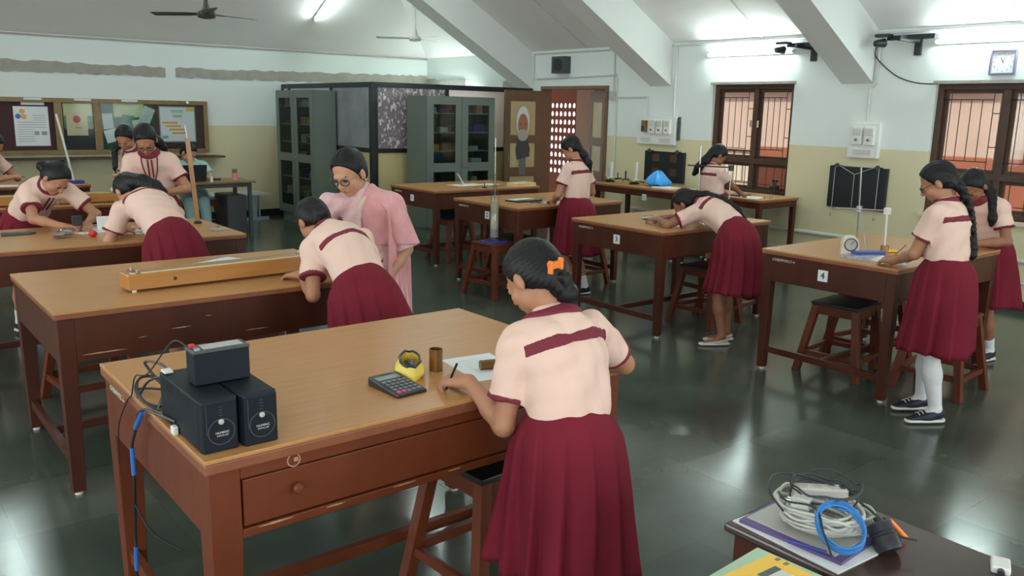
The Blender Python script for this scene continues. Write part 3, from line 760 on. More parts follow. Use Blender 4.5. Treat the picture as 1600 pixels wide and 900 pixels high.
def stool(x, y, rz, label, h=.50, seat='seat_black', w=.34, group=None, mt='stool_wood'):
    r = thing('wooden_stool', label, 'stool', (x, y, 0), rz, group)
    R = Matrix.Translation((x, y, 0)) @ Matrix.Rotation(rz, 4, 'Z')
    def tr(m): m.v = [tuple(R @ Vector(v)) for v in m.v]; return m
    a, b, s = w / 2 - .03, w / 2 + .045, .048
    tr(MB().box((-w / 2, -w / 2, h - .022), (w / 2, w / 2, h))).build('seat', seat, r, bevel=.004)
    for nm, q in (('apron', ((-w / 2 + .01, -w / 2 + .008), (w / 2 - .01, -w / 2 + .03))), ('apron', ((-w / 2 + .01, w / 2 - .03), (w / 2 - .01, w / 2 - .008))), ('apron', ((-w / 2 + .008, -w / 2 + .03), (-w / 2 + .03, w / 2 - .03))), ('apron', ((w / 2 - .03, -w / 2 + .03), (w / 2 - .008, w / 2 - .03)))):
        tr(MB().box((q[0][0], q[0][1], h - .085), (q[1][0], q[1][1], h - .0225))).build(nm, mt, r, bevel=.002)
    for sx in (-1, 1):
        for sy in (-1, 1):
            m = MB(); p0 = V(sx * b, sy * b, 0); p1 = V(sx * a, sy * a, h - .023); q = []
            for p in (p0, p1): q += [p + V(-s / 2, -s / 2, 0), p + V(s / 2, -s / 2, 0), p + V(s / 2, s / 2, 0), p + V(-s / 2, s / 2, 0)]
            m.hexa(q); tr(m).build('leg', mt, r, bevel=.003)
    z1 = .12; c = b + (a - b) * z1 / h
    for sy in (-1, 1):
        tr(MB().box((-c, sy * c - .012, z1), (c, sy * c + .012, z1 + .035))).build('stretcher', mt, r)
        tr(MB().box((sy * c - .012, -c, z1 + .0), (sy * c + .012, c, z1 + .035))).build('stretcher', mt, r)
    return r
stool(1.76, 2.30, .05, 'wooden stool with black seat pushed under the nearest laboratory table', h=.53, mt='red_wood')
stool(4.97, 6.43, .12, 'wooden stool holding the tall glass jar, left of table 2', seat='stool_wood', h=.51)
stool(5.75, 8.28, 0, 'wooden stool under the laboratory table numbered 1, near its left end')
stool(6.25, 8.32, .1, 'wooden stool under the laboratory table numbered 1, behind the nearer one')
stool(5.42, 6.72, 0, 'wooden stool under the left end of table 2')
stool(6.02, 6.35, .05, 'wooden stool beneath table 2 beside the standing girl')
stool(5.78, 4.50, .05, 'wooden stool with black seat under table 3 behind the leaning girl')
stool(6.20, 4.55, .1, 'wooden stool at the right end of table 3')
stool(5.43, 3.02, .08, 'dark-topped wooden stool nearest under table 4')
stool(5.92, 3.10, -.1, 'dark-topped wooden stool beneath table 4, second from its left end')
stool(5.62, 2.42, .05, 'wooden stool beside the girl in white knee socks at table 4', seat='stool_wood', h=.52)
stool(1.10, 5.35, .1, 'wooden stool standing between the two left tables', mt='red_wood')
stool(1.80, 4.70, 0, 'wooden stool under the right half of the second left table')
stool(4.05, 11.75, 0, 'wooden stool beside the grey-cloth crate under the far desk', h=.48)

# --- steel cupboards with glazed doors
def cupboard(x0, x1, y0, y1, z1, face, label):
    r = thing('steel_cupboard', label, 'cupboard', ((x0 + x1) / 2, (y0 + y1) / 2, 0))
    zb = .15; t = .02
    s = MB()   # body as five panels
    if face == 'y':
        s.box((x0, y0 + .02, zb), (x0 + t, y1, z1)).box((x1 - t, y0 + .02, zb), (x1, y1, z1)).box((x0 + t, y1 - t, zb), (x1 - t, y1, z1))
        s.box((x0 + t, y0 + .02, z1 - t), (x1 - t, y1 - t, z1)).box((x0 + t, y0 + .02, zb), (x1 - t, y1 - t, zb + t))
        P_ = lambda u, w, z: (x0 + u, y0 + w, z); WD = x1 - x0; DP = y1 - y0
    else:
        s.box((x0 + .02, y0, zb), (x1, y0 + t, z1)).box((x0 + .02, y1 - t, zb), (x1, y1, z1)).box((x1 - t, y0 + t, zb), (x1, y1 - t, z1))
        s.box((x0 + .02, y0 + t, z1 - t), (x1 - t, y1 - t, z1)).box((x0 + .02, y0 + t, zb), (x1 - t, y1 - t, zb + t))
        P_ = lambda u, w, z: (x0 + w, y1 - u, z); WD = y1 - y0; DP = x1 - x0
    s.build('body', 'green_metal', r)
    bx = lambda u0, u1, w0, w1, za, zb_: MB().box(P_(u0, w0, za), P_(u1, w1, zb_))
    bx(.04, WD - .04, .05, DP - .04, 0, zb).build('plinth', 'green_metal', r)
    zs = [zb + .02 + (z1 - zb) * k / 7 for k in range(1, 7)]
    for zz in zs: bx(t, WD - t, .06, DP - t, zz, zz + .012).build('shelf', 'pale_grey', r)
    mid = .46 * (z1 - zb) + zb
    for k in (0, 1):
        u0 = k * WD / 2 + .004; u1 = (k + 1) * WD / 2 - .004; st = .13 if WD > .9 else .1
        f = MB(); si = st * .8; so_ = st
        a0, a1 = (u0 + si, u1 - so_ * .75)
        for p, q in (((u0, zb + .01), (a0, z1 - .005)), ((a1, zb + .01), (u1, z1 - .005)), ((a0, zb + .01), (a1, zb + .13)), ((a0, mid - .05), (a1, mid + .07)), ((a0, z1 - .11), (a1, z1 - .005))):
            f.box(P_(p[0], 0, p[1]), P_(q[0], .018, q[1]))
        d_ = f.build('cupboard_door', 'green_metal', r)
        for za, zb2 in ((zb + .13, mid - .05), (mid + .07, z1 - .11)):
            bx(a0, a1, .008, .012, za, zb2).build('door_glass', 'cab_glass', d_)
    h = MB().cyl(P_(WD / 2 + .03, -.02, mid + .02), P_(WD / 2 + .03, .0, mid + .02), .018).build('door_handle', 'steel', r, smooth=True)
    MB().box(P_(WD / 2 + .02, -.022, mid + .012), P_(WD / 2 + .10, -.012, mid + .028)).build('door_handle', 'steel', r)
    return P_, WD, DP, zs
def fill(P_, WD, DP, zs, seed, where):
    rnd = random.Random(seed)
    kinds = [('instrument_box', 'cab_inside', 'dark instrument case', 'case'), ('cardboard_box', 'board_wood', 'brown cardboard box', 'box'), ('white_box', 'white_plastic', 'white plastic box', 'box'), ('blue_box', 'deep_blue', 'dark blue box', 'box'), ('book_stack', 'orange_card', 'stack of brown-orange notebooks', 'books'), ('meter', 'pale_grey', 'grey meter', 'meter'), ('metal_tin', 'steel', 'shiny metal tin', 'tin')]
    names = ['lowest', 'second lowest', 'third', 'fourth', 'fifth', 'top']
    for i, z in enumerate(zs):
        u = .10
        n = 0
        while u < WD - .2 and n < 5:
            w = rnd.uniform(.09, .19); h = rnd.uniform(.05, .15); k = kinds[rnd.randrange(len(kinds))]
            if u + w > WD - .08: break
            pos = ['far left', 'left of centre', 'centre', 'right of centre', 'far right'][n]
            tag(MB().box(P_(u, .10, z + .0125), P_(u + w, .10 + rnd.uniform(.12, .2), z + .0125 + h)).build(k[0], k[1], bevel=.006), '%s on the %s shelf of the %s, %s' % (k[2], names[i], where, pos), k[3], 'things kept in the ' + where)
            u += w + rnd.uniform(.02, .10); n += 1
c1 = cupboard(5.47, 5.835, 11.39, 12.65, 1.99, 'x', 'tall grey-green steel cupboard with glass doors on the left of the cubicle')
fill(*c1, 3, 'left steel cupboard')
c2 = cupboard(6.28, 7.42, 9.66, 10.16, 1.93, 'y', 'wide grey-green steel cupboard with glass doors in front of the cubicle')
fill(*c2, 5, 'wide steel cupboard')

# --- display board on the far wall
def display():
    r = thing('display_board', 'wide brown-framed display case with three felt bays on the far wall', 'notice board', (3.0, YL, 1.0))
    xs = [.6, 2.58, 3.04, 4.62]; z0, z1 = 1.03, 1.80; y = YL - .075; t = .06
    f = MB()
    f.box((xs[0], y, z1 - t), (xs[-1], YL, z1)).box((xs[0], y, z0), (xs[-1], YL, z0 + t))
    f.box((xs[0], y + .001, z0 + t), (xs[0] + t, YL, z1 - t)).box((xs[-1] - t, y + .001, z0 + t), (xs[-1], YL, z1 - t))
    f.box((xs[1] - .07, y + .001, z0 + t), (xs[1] + .03, YL, z1 - t)).box((xs[2] - .03, y + .001, z0 + t), (xs[2] + .07, YL, z1 - t))
    f.build('frame', 'board_wood', r, bevel=.003)
    MB().box((xs[0] + t, YL - .03, z0 + t), (xs[1] - .07, YL - .02, z1 - t)).build('backing', 'maroon_board', r)
    MB().box((xs[1] + .03, YL - .03, z0 + t), (xs[2] - .03, YL - .02, z1 - t)).build('backing', 'ink', r)
    MB().box((xs[2] + .07, YL - .03, z0 + t), (3.84, YL - .02, z1 - t)).build('backing', 'green_board', r)
    MB().box((3.84, YL - .03, z0 + t), (xs[-1] - t, YL - .02, z1 - t)).build('backing', 'maroon_board', r)
    MB().box((xs[1] + .03, y + .02, z0 + t), (xs[2] - .03, y + .024, z1 - t)).build('glass_front', 'glass', r)
    MB().box((xs[2] + .07, y + .02, z0 + t), (xs[-1] - t, y + .024, z1 - t)).build('glass_front', 'glass', r)
    g = MB()
    for k in range(3): MB().box((2.15 + k * .62, y - .004, z1 - .03), (2.15 + k * .62 + .22, y, z1 - .005)).build('name_slip', 'paper', r)
    MB().box((4.30, y, 1.76), (4.34, y - .01, 1.8)).build('catch', 'steel', r)
display()
tag(MB().box((.6, YL - .30, .965), (4.78, YL - .002, .99)).build('wall_shelf', 'frame_wood'), 'dark wooden ledge under the display case', 'shelf')
for x in (2.5, 4.3):
    tag(MB().prism([(x, YL - .002, .965), (x, YL - .26, .965), (x, YL - .05, .52), (x, YL - .002, .5)], (.05, 0, 0)).build('shelf_bracket', 'frame_wood'), 'dark wooden bracket holding the ledge near the %s' % ('white rod' if x < 3 else 'seated man'), 'bracket')
def poster(name, x0, x1, z0, z1, y, label, cat, m='paper', rot=0, group=None):
    c = V((x0 + x1) / 2, y, (z0 + z1) / 2); a = math.radians(rot); w, h = (x1 - x0) / 2, (z1 - z0) / 2
    ux = V(math.cos(a), 0, math.sin(a)); uz = V(-math.sin(a), 0, math.cos(a))
    r = thing(name, label, cat, tuple(c), group=group)
    MB().obox(c, ux * w, uz * h, V(0, .001, 0)).build('sheet', m, r)
    def on(u, v, du, dv, mm, nm='print', d=.002): return MB().obox(c + ux * u * w + uz * v * h + V(0, -d, 0), ux * du * w, uz * dv * h, V(0, .0006, 0)).build(nm, mm, r)
    return r, on, c, ux, uz, w, h
yp = YL - .036
r, on, c, ux, uz, w, h = poster('paper_notice', 2.02, 2.44, 1.15, 1.68, yp, 'white notice with small blue pictures on the leftmost maroon board', 'poster')
for u, v, m_ in ((-.5, .75, 'orange_card'), (-.75, .5, 'blue'), (-.42, .48, 'orange_card')): MB().cyl(c + ux * u * w + uz * v * h + V(0, -.002, 0), c + ux * u * w + uz * v * h + V(0, -.004, 0), .035).build('disc_print', m_, r)
on(.25, -.35, .14, .10, 'ink_grey'); on(.68, -.35, .16, .10, 'ink_grey')
for k in range(9): on(-.35, .2 - k * .12, .45, .012, 'ink_grey')
for k in range(6): on(.45, .55 - k * .12, .35, .012, 'ink_grey')
poster('paper_slip', 2.12, 2.40, 1.70, 1.735, yp, 'small white slip above the notice on the leftmost board', 'paper')
r, on, c, ux, uz, w, h = poster('paper_notice', 2.66, 2.93, 1.29, 1.62, yp, 'cream poster with a red disc in the narrow glass bay', 'poster', 'paper_cream')
MB().cyl(c + V(0, -.002, .06), c + V(0, -.004, .06), .05).build('disc_print', 'red', r); on(.1, -.35, .3, .04, 'ink_grey')
poster('painted_reflection', 2.63, 3.00, 1.56, 1.73, YL - .032, 'painted yellow-green window reflection at the top of the narrow glass bay', 'picture', mat('yellow_green_reflection', (.55, .60, .25), .6, color2=(.75, .75, .42), scale=14))  # bright window reflection in the glass, painted as a flat sheet
poster('painted_reflection', 2.63, 3.00, 1.38, 1.56, YL - .0325, 'painted dark green reflection of trees behind the cream poster', 'picture', mat('leafy_reflection', (.04, .16, .07), .6, color2=(.22, .40, .25), scale=14))  # reflected foliage painted as a sheet behind the glass
pr = mat('colourful_print', (.30, .45, .30), .6, color2=(.72, .74, .62), scale=18)
pr2 = mat('pale_map_print', (.60, .66, .62), .6, color2=(.35, .45, .42), scale=22)
for i, (x0, x1, z0, z1, rot, m_, lb) in enumerate(((3.28, 3.70, 1.55, 1.74, 0, mat('tree_reflection', (.60, .66, .28), .6, color2=(.30, .42, .15), scale=12), 'painted yellow-green reflection of trees at the top of the green board'),  # first sheet paints the outdoor trees reflected in the case glass
        (3.13, 3.27, 1.38, 1.60, 4, pr2, 'narrow grey print at the left edge of the green board'), (3.15, 3.36, 1.20, 1.38, 14, 'paper', 'tilted white sheet low on the green board'),
        (3.38, 3.55, 1.38, 1.58, -8, mat('green_print', (.02, .13, .07), .6, color2=(.1, .3, .18), scale=9), 'dark green cut-out in the middle of the green board'),
        (3.54, 3.74, 1.30, 1.52, 8, pr, 'green and white print right of the middle of the green board'), (3.66, 3.82, 1.48, 1.70, -25, pr2, 'tilted pale print at the upper right of the green board'),
        (3.60, 3.80, 1.20, 1.34, 20, 'paper_blue', 'tilted bluish sheet low at the right of the green board'))):
    poster('paper_notice', x0, x1, z0, z1, yp - .002 * i, lb, 'poster', m_, rot)
r, on, c, ux, uz, w, h = poster('paper_chart', 3.91, 4.44, 1.19, 1.72, yp, 'framed white chart with orange step bars on the right maroon board', 'poster', 'paper')
for q in ((0, .97, 1, .03), (0, -.97, 1, .03), (.97, 0, .03, .94), (-.97, 0, .03, .94)): on(*q, 'ink_grey')
on(0, .72, .34, .09, mat('pale_green_print', (.40, .66, .50), .7)); on(0, .45, .25, .07, 'grey_plastic'); on(.72, .82, .22, .10, 'yellow_card')
for k in range(4): on(-.42 + k * .17, .08 - k * .19, .42, .055, 'orange_card')
on(-.72, -.72, .22, .16, 'paper_blue'); on(-.72, -.72, .15, .07, 'ink_grey', d=.003)

# --- wall switchboards
def switchboard(y0, y1, z0, z1, n, label, first_old=False):
    r = thing('switchboard', label, 'switchboard', (XW, (y0 + y1) / 2, z0))
    wallbox(y0, y1, z0, z1, .05, 'panel', 'white_plastic', r)
    W_ = y1 - y0; ny = n + (1 if first_old else 0)
    for i in range(ny):
        yc = y1 - W_ * (.12 + (.80 * (i + .5) / ny)); zc = z0 + (z1 - z0) * .66
        if first_old and i == 0:
            b_ = MB().box((XW - .10, yc - .035, zc - .08), (XW - .05, yc + .035, zc + .07)).build('old_switch', 'board_wood', r, bevel=.004)
            MB().box((XW - .115, yc - .02, zc - .06), (XW - .10, yc + .02, zc - .0)).build('socket', 'ink', b_); continue
        hw = min(.055, W_ * .8 / ny * .42)
        b_ = MB().box((XW - .085, yc - hw, zc - .10), (XW - .05, yc + hw, zc + .085)).build('switch_box', 'white_plastic', r, bevel=.005)
        MB().box((XW - .095, yc - hw * .8, zc + .0), (XW - .085, yc + hw * .8, zc + .07)).build('cover', 'pale_grey', b_, bevel=.004)
        MB().cyl((XW - .096, yc, zc - .05), (XW - .085, yc, zc - .05), .022).build('socket', 'pale_grey', b_)
        MB().box((XW - .0975, yc - .012, zc - .058), (XW - .096, yc + .012, zc - .042)).build('socket_hole', 'ink', b_)
    for i in range(max(1, n - 1)):
        yc = y1 - W_ * ((i + .5) / max(1, n - 1)); MB().box((XW - .06, yc - .09 if n > 2 else yc - .1, z0 + .03), (XW - .05, yc + .09 if n > 2 else yc + .1, z0 + .085)).build('terminal_strip', 'pale_grey', r)
switchboard(7.37, 8.03, 1.36, 1.72, 3, 'wide white switchboard with three socket switches and an old brown one', True)
switchboard(4.61, 4.95, 1.34, 1.70, 2, 'small white switchboard with two socket switches between the windows')
MB_ = MB().box((XW - .03, 7.32, 1.42), (XW, 7.35, 1.72)); tag(MB_.build('wall_strip', 'dark_grey'), 'thin dark strip at the right of the wide switchboard', 'strip')

# --- force-table boards (black boards with pulleys and cords)
def force_board(y0, y1, z0, z1, label, cords):
    r = thing('pulley_board', label, 'board', (XW, (y0 + y1) / 2, z0))
    wallbox(y0, y1, z0, z1, .04, 'board', 'board_black', r)
    for yy_ in (y0 + .1, y1 - .1):
        MB().lathe((XW - .06, yy_, z1 + .005), [(.026, 0), (.018, .006), (.026, .012)], n=16, axis=(-1, 0, 0)).build('pulley', 'dark_grey', r)
        MB().box((XW - .06, yy_ - .05, z1 - .02), (XW - .041, yy_ + .05, z1 + .01)).build('clamp', 'black_metal', r)
    if cords:
        x = XW - .068; ym = (y0 + y1) / 2 + .02; zj = z1 - .08
        for yy_ in (y0 + .1, y1 - .1):
            s_ = -.02 if yy_ < ym else .02
            MB().tube([(x, ym, zj), (x, yy_, z1 + .02), (x, yy_ + s_, z1), (x, yy_ + s_, z0 - .07)], .004, 6).build('cord', 'steel_wire', r)
            MB().cyl((x, yy_ + s_, z0 - .10), (x, yy_ + s_, z0 - .07), .012).build('weight', 'steel', r)
        MB().tube([(x, ym, zj), (x, ym, z0 + .02)], .004, 6).build('cord', 'steel_wire', r)
    else:
        for k in range(4): MB().box((XW - .0415, y0 + .12 + .3 * (k % 2), z0 + .08 + .18 * (k // 2)), (XW - .04, y0 + .24 + .3 * (k % 2), z0 + .18 + .18 * (k // 2))).build('paper_patch', 'frame_wood', r)
force_board(7.20, 7.88, .875, 1.27, 'black pulley board on the wall behind the blue plastic bag', False)
force_board(4.48, 5.14, .79, 1.24, 'black pulley board with hanging cords behind the balance', True)

# --- far desk with things on and under it
def far_desk():
    r = thing('writing_desk', 'plain thin-topped desk where the seated person works at the far wall', 'desk', (3.9, 11.5, 0))
    x0, x1, y0, y1 = 3.25, 4.48, 11.1, 11.75
    MB().box((x0, y0, .735), (x1, y1, .76)).build('desktop', 'board_wood', r, bevel=.003)
    for x in (x0 + .04, x1 - .09):
        for y in (y0 + .04, y1 - .08): MB().box((x, y, 0), (x + .045, y + .045, .735)).build('leg', 'dark_grey', r)
    MB().box((x0 + .08, y0 + .05, .68), (x1 - .09, y0 + .07, .735)).build('rail', 'dark_grey', r)
far_desk()
r = thing('laptop', 'open black laptop in front of the seated person', 'laptop', (3.72, 11.35, .76))
MB().box((3.55, 11.3, .76), (3.88, 11.52, .775)).build('keyboard', 'black_plastic', r, bevel=.003)
MB().hexa([(3.55, 11.285, .77), (3.88, 11.285, .77), (3.88, 11.295, .77), (3.55, 11.295, .77), (3.55, 11.235, .98), (3.88, 11.235, .98), (3.88, 11.245, .98), (3.55, 11.245, .98)]).build('screen_lid', 'black_plastic', r)
r = thing('pen_cup', 'pink pen cup filled with pens on the far desk', 'cup', (4.27, 11.3, .76))
MB().lathe((4.27, 11.3, .76), [(.035, 0), (.038, .10), (.034, .10), (.033, .01)]).build('cup', mat('pink_cup', (.75, .25, .25), .5), r, smooth=True)
for k in range(6): a = k * 1.05; tag(MB().cyl((4.27 + .012 * math.cos(a), 11.3 + .012 * math.sin(a), .775), (4.27 + .03 * math.cos(a), 11.3 + .03 * math.sin(a), .90 + .01 * (k % 3)), .005).build('pen', ['ink', 'dark_grey', 'board_wood'][k % 3]), 'pen standing in the pink cup on the far desk', 'pen', 'pens in the pink cup')
tag(MB().box((4.0, 11.4, .76), (4.12, 11.43, .785)).build('stapler', 'ink', bevel=.006), 'small black stapler lying on the far desk', 'stapler')
tag(MB().box((3.88, 11.12, .76), (3.91, 11.14, .83)).tube([(3.895, 11.13, .83), (3.895, 11.13, .87), (3.92, 11.13, .875)], .004, 6).build('sanitiser_bottle', 'white_plastic'), 'small white pump bottle on the far desk', 'bottle')
tag(MB().cyl((3.50, 11.24, .76), (3.50, 11.24, .93), .035, n=20).build('tall_cup', mat('magenta_plastic', (.6, .05, .2), .4), smooth=True), 'magenta cup standing left of the laptop', 'cup')
tag(MB().box((4.15, 11.3, .0), (4.42, 11.8, .56)).build('cloth_covered_crate', 'dark_grey', bevel=.02), 'dark cloth-covered crate under the far desk', 'crate')
r = thing('low_bench', 'low white bench with pale metal legs against the far wall', 'bench', (4.95, 12.9, 0))
MB().box((4.42, 12.65, .40), (5.34, 13.2, .425)).build('bench_top', 'pale_grey', r)
for x in (4.62, 5.08): MB().box((x, 12.8, .04), (x + .09, 12.85, .40)).box((x + .12, 12.8, .04), (x + .14, 12.85, .40)).build('leg', 'alu', r)
MB().box((4.42, 12.75, .0), (5.34, 12.80, .05)).build('foot_rail', 'alu', r)

# ================================================================ THINGS ON THE TABLES
def ups(x0, x1, y0, y1, label):
    r = thing('power_backup_unit', label, 'power unit', ((x0 + x1) / 2, (y0 + y1) / 2, T)); z0, z1 = T, T + .142
    MB().box((x0, y0 + .022, z0 + .004), (x1, y1, z1 - .002)).build('casing', 'ups_plastic', r, bevel=.004)
    q = MB(); w = .006
    q.hexa([(x0 + w, y0, z0), (x1 - w, y0, z0), (x1, y0 + .022, z0), (x0, y0 + .022, z0), (x0 + w, y0, z1 - .004), (x1 - w, y0, z1 - .004), (x1, y0 + .022, z1), (x0, y0 + .022, z1)])
    q.build('front_panel', 'ups_plastic', r, bevel=.003)
    cx = (x0 + x1) / 2; ca = (cx + .002, y0 - .0002, z0 + .055)
    MB().lathe(ca, [(.036, 0), (.036, .0012), (.0335, .0012), (.0335, 0)], n=32, axis=(0, -1, 0), cap=False).build('ring_groove', 'dark_grey', r)
    MB().box((x0 + .014, y0 - .001, z0 + .05), (x0 + .0155, y0 + .001, z1 - .012)).build('panel_line', 'dark_grey', r)
    MB().lathe((cx + .002, y0, z0 + .082), [(.0075, 0), (.0075, .003), (.005, .005), (.001, .0055)], axis=(0, -1, 0)).build('power_button', 'grey_plastic', r, smooth=True)
    for k in range(4): MB().box((cx - .003, y0 - .0008, z0 + .098 + k * .008), (cx + .006, y0 + .001, z0 + .0995 + k * .008)).build('indicator_mark', 'dark_grey', r)
    text('brand_text', 'NUMERIC', .0085, 'pale_grey', r, (cx + .004, y0 - .0012, z0 + .052), (1, 0, 0), (0, 0, 1), .0005)
    text('brand_text', 'DIGITAL 600', .0055, 'pale_grey', r, (cx + .004, y0 - .0012, z0 + .044), (1, 0, 0), (0, 0, 1), .0005)
    s = MB()
    for k in range(14): s.box((x0 - .0006, y0 + .06 + k * .016, z1 - .035), (x0 + .001, y0 + .068 + k * .016, z1 - .010))
    s.build('vent_slots', 'black_metal', r)
    MB().box((x0 + .01, y1, z0 + .07), (x1 - .02, y1 + .006, z0 + .12)).build('socket_plate', 'pale_grey', r)
ups(.672, .774, 2.095, 2.43, 'left one of two black power backup boxes on the nearest table')
ups(.779, .880, 2.085, 2.42, 'right one of two black power backup boxes on the nearest table')
r = thing('battery', 'black sealed battery lying across the two black power boxes', 'battery', (.79, 2.28, T + .142)); z0 = T + .1425
MB().box((.708, 2.232, z0), (.862, 2.298, z0 + .088)).build('casing', 'ups_plastic', r, bevel=.003)
MB().box((.706, 2.230, z0 + .088), (.864, 2.300, z0 + .097)).build('lid', 'dark_grey', r, bevel=.003)
MB().box((.74, 2.245, z0 + .097), (.85, 2.290, z0 + .0985)).build('label_plate', 'grey_plastic', r)
MB().box((.712, 2.272, z0 + .097), (.728, 2.29, z0 + .106)).build('red_terminal', 'red', r, bevel=.002)
MB().box((.712, 2.238, z0 + .097), (.728, 2.252, z0 + .104)).build('steel_terminal', 'steel', r)
tag(MB().box((.675, 2.39, T + .1425), (.70, 2.425, T + .150)).build('white_plug', 'white_plastic', bevel=.002), 'white plug lying on the left power box behind the battery', 'plug')
tag(MB().box((.655, 2.275, T), (.670, 2.30, T + .024)).build('plug_block', 'white_plastic', bevel=.003), 'white plug block at the left side of the power box', 'plug')
# cables at the table end
def cable(pts, r, m, label, n=6, name='power_cable', cat='cable', group=None):
    return tag(MB().tube(catmull(pts, n), r, 8).build(name, m, smooth=True), label, cat, group)
zt = T + .006
loop = [(.70, 2.43, .93), (.73, 2.62, .95), (.70, 2.74, T + .10), (.66, 2.72, T + .05)]
loop2 = []
for k in range(15):
    a = k * 2 * PI / 7; rr = .075 + .006 * math.sin(k * 2.3)
    loop2.append((.685 + rr * .55 * math.cos(a), 2.56 + rr * math.sin(a) * 1.05, T + .012 + .055 * (1 + math.sin(a)) * .5 + .003 * (k % 3)))
cable([(.70, 2.43, T + .10), (.72, 2.55, T + .12), (.70, 2.68, T + .10)] + loop2 + [(.67, 2.46, T + .02), (.69, 2.435, T + .035)], .0042, 'black_plastic', 'coiled black mains lead behind the power boxes', 8)
cable([(.70, 2.43, T + .09), (.70, 2.5, T + .10), (.68, 2.58, T + .07), (.66, 2.62, T + .015), (.69, 2.72, zt), (.74, 2.62, T + .02), (.73, 2.5, T + .03), (.72, 2.435, T + .05)], .004, 'black_plastic', 'second black lead looping behind the battery', 8)
cable([(.705, 2.28, z0 + .103), (.68, 2.32, z0 + .11), (.66, 2.50, T + .12), (.655, 2.62, T + .08), (.65, 2.66, T + .01), (.654, 2.72, .84), (.648, 2.80, .76), (.646, 2.84, .70), (.645, 2.86, .58)], .0022, 'black_plastic', 'thin black wire running from the battery over the table end', 8)
cable([(.671, 2.30, T + .03), (.655, 2.42, T + .02), (.645, 2.50, T + .012), (.640, 2.56, T - .02), (.640, 2.60, .78), (.640, 2.66, .70), (.640, 2.66, .60), (.645, 2.70, .48), (.66, 2.78, .36), (.66, 2.80, .20), (.66, 2.84, .04)], .0045, 'black_plastic', 'black cable hanging down the end of the nearest table', 8, name='hanging_cable')
def tape(p, q, label):
    tag(MB().tube(catmull([p, ((p[0] + q[0]) / 2, (p[1] + q[1]) / 2, (p[2] + q[2]) / 2), q], 3), .0075, 8).build('cable_tape', 'blue', smooth=True), label, 'tape')
tape((.642, 2.525, T - .005), (.640, 2.60, .785), 'blue tape on the hanging cable just below the tabletop')
tape((.640, 2.66, .70), (.640, 2.66, .61), 'blue tape halfway down the hanging cable')
tape((.66, 2.79, .30), (.66, 2.80, .21), 'blue tape near the bottom of the hanging cable')
cable([(.642, 2.68, .50), (.66, 2.60, .44), (.70, 2.56, .40), (.73, 2.52, .385)], .003, 'black_plastic', 'short black cable tail sticking out under the table end', 5, name='cable_tail')

# calculator
def rot_thing(name, label, cat, c, rz, group=None):
    r = thing(name, label, cat, c, rz, group); R = parent_matrix(r)
    def b(mb, nm, m, par=None, **k):
        mb.v = [tuple(R @ Vector(v)) for v in mb.v]; return mb.build(nm, m, par or r, **k)
    return r, R, b
def calculator(c, rz, label, sc=1.0):
    r, R, b = rot_thing('calculator', label, 'calculator', c, rz)
    w, l = .058 * sc, .086 * sc
    q = MB().hexa([(-w, -l, 0), (w, -l, 0), (w * .96, l, 0), (-w * .96, l, 0), (-w, -l, .010), (w, -l, .010), (w * .96, l, .030), (-w * .96, l, .030)])
    b(q, 'case', 'black_plastic', bevel=.004)
    zf = lambda y: .0105 + .02 * (y + l) / (2 * l)
    def pad(x0, x1, y0, y1, m, nm, h=.003):
        b(MB().hexa([(x0, y0, zf(y0) - .001), (x1, y0, zf(y0) - .001), (x1, y1, zf(y1) - .001), (x0, y1, zf(y1) - .001), (x0, y0, zf(y0) + h), (x1, y0, zf(y0) + h), (x1, y1, zf(y1) + h), (x0, y1, zf(y1) + h)]), nm, m, bevel=.0008)
    pad(-w * .78, w * .70, l * .42, l * .72, 'screen', 'display', .001)
    pad(-w * .2, w * .5, l * .82, l * .93, 'dark_grey', 'solar_strip', .001)
    for i in range(5):
        for j in range(5):
            x = -w * .78 + j * w * .33; y = l * .24 - i * l * .235
            m = 'pink' if (j == 0 and i == 4) or (j == 1 and i == 4) else 'key_grey'
            pad(x, x + w * .23, y - l * .13, y, m, 'key')
calculator((1.362, 2.272, T), math.radians(4), 'black desk calculator with grey and pink keys on the nearest table')
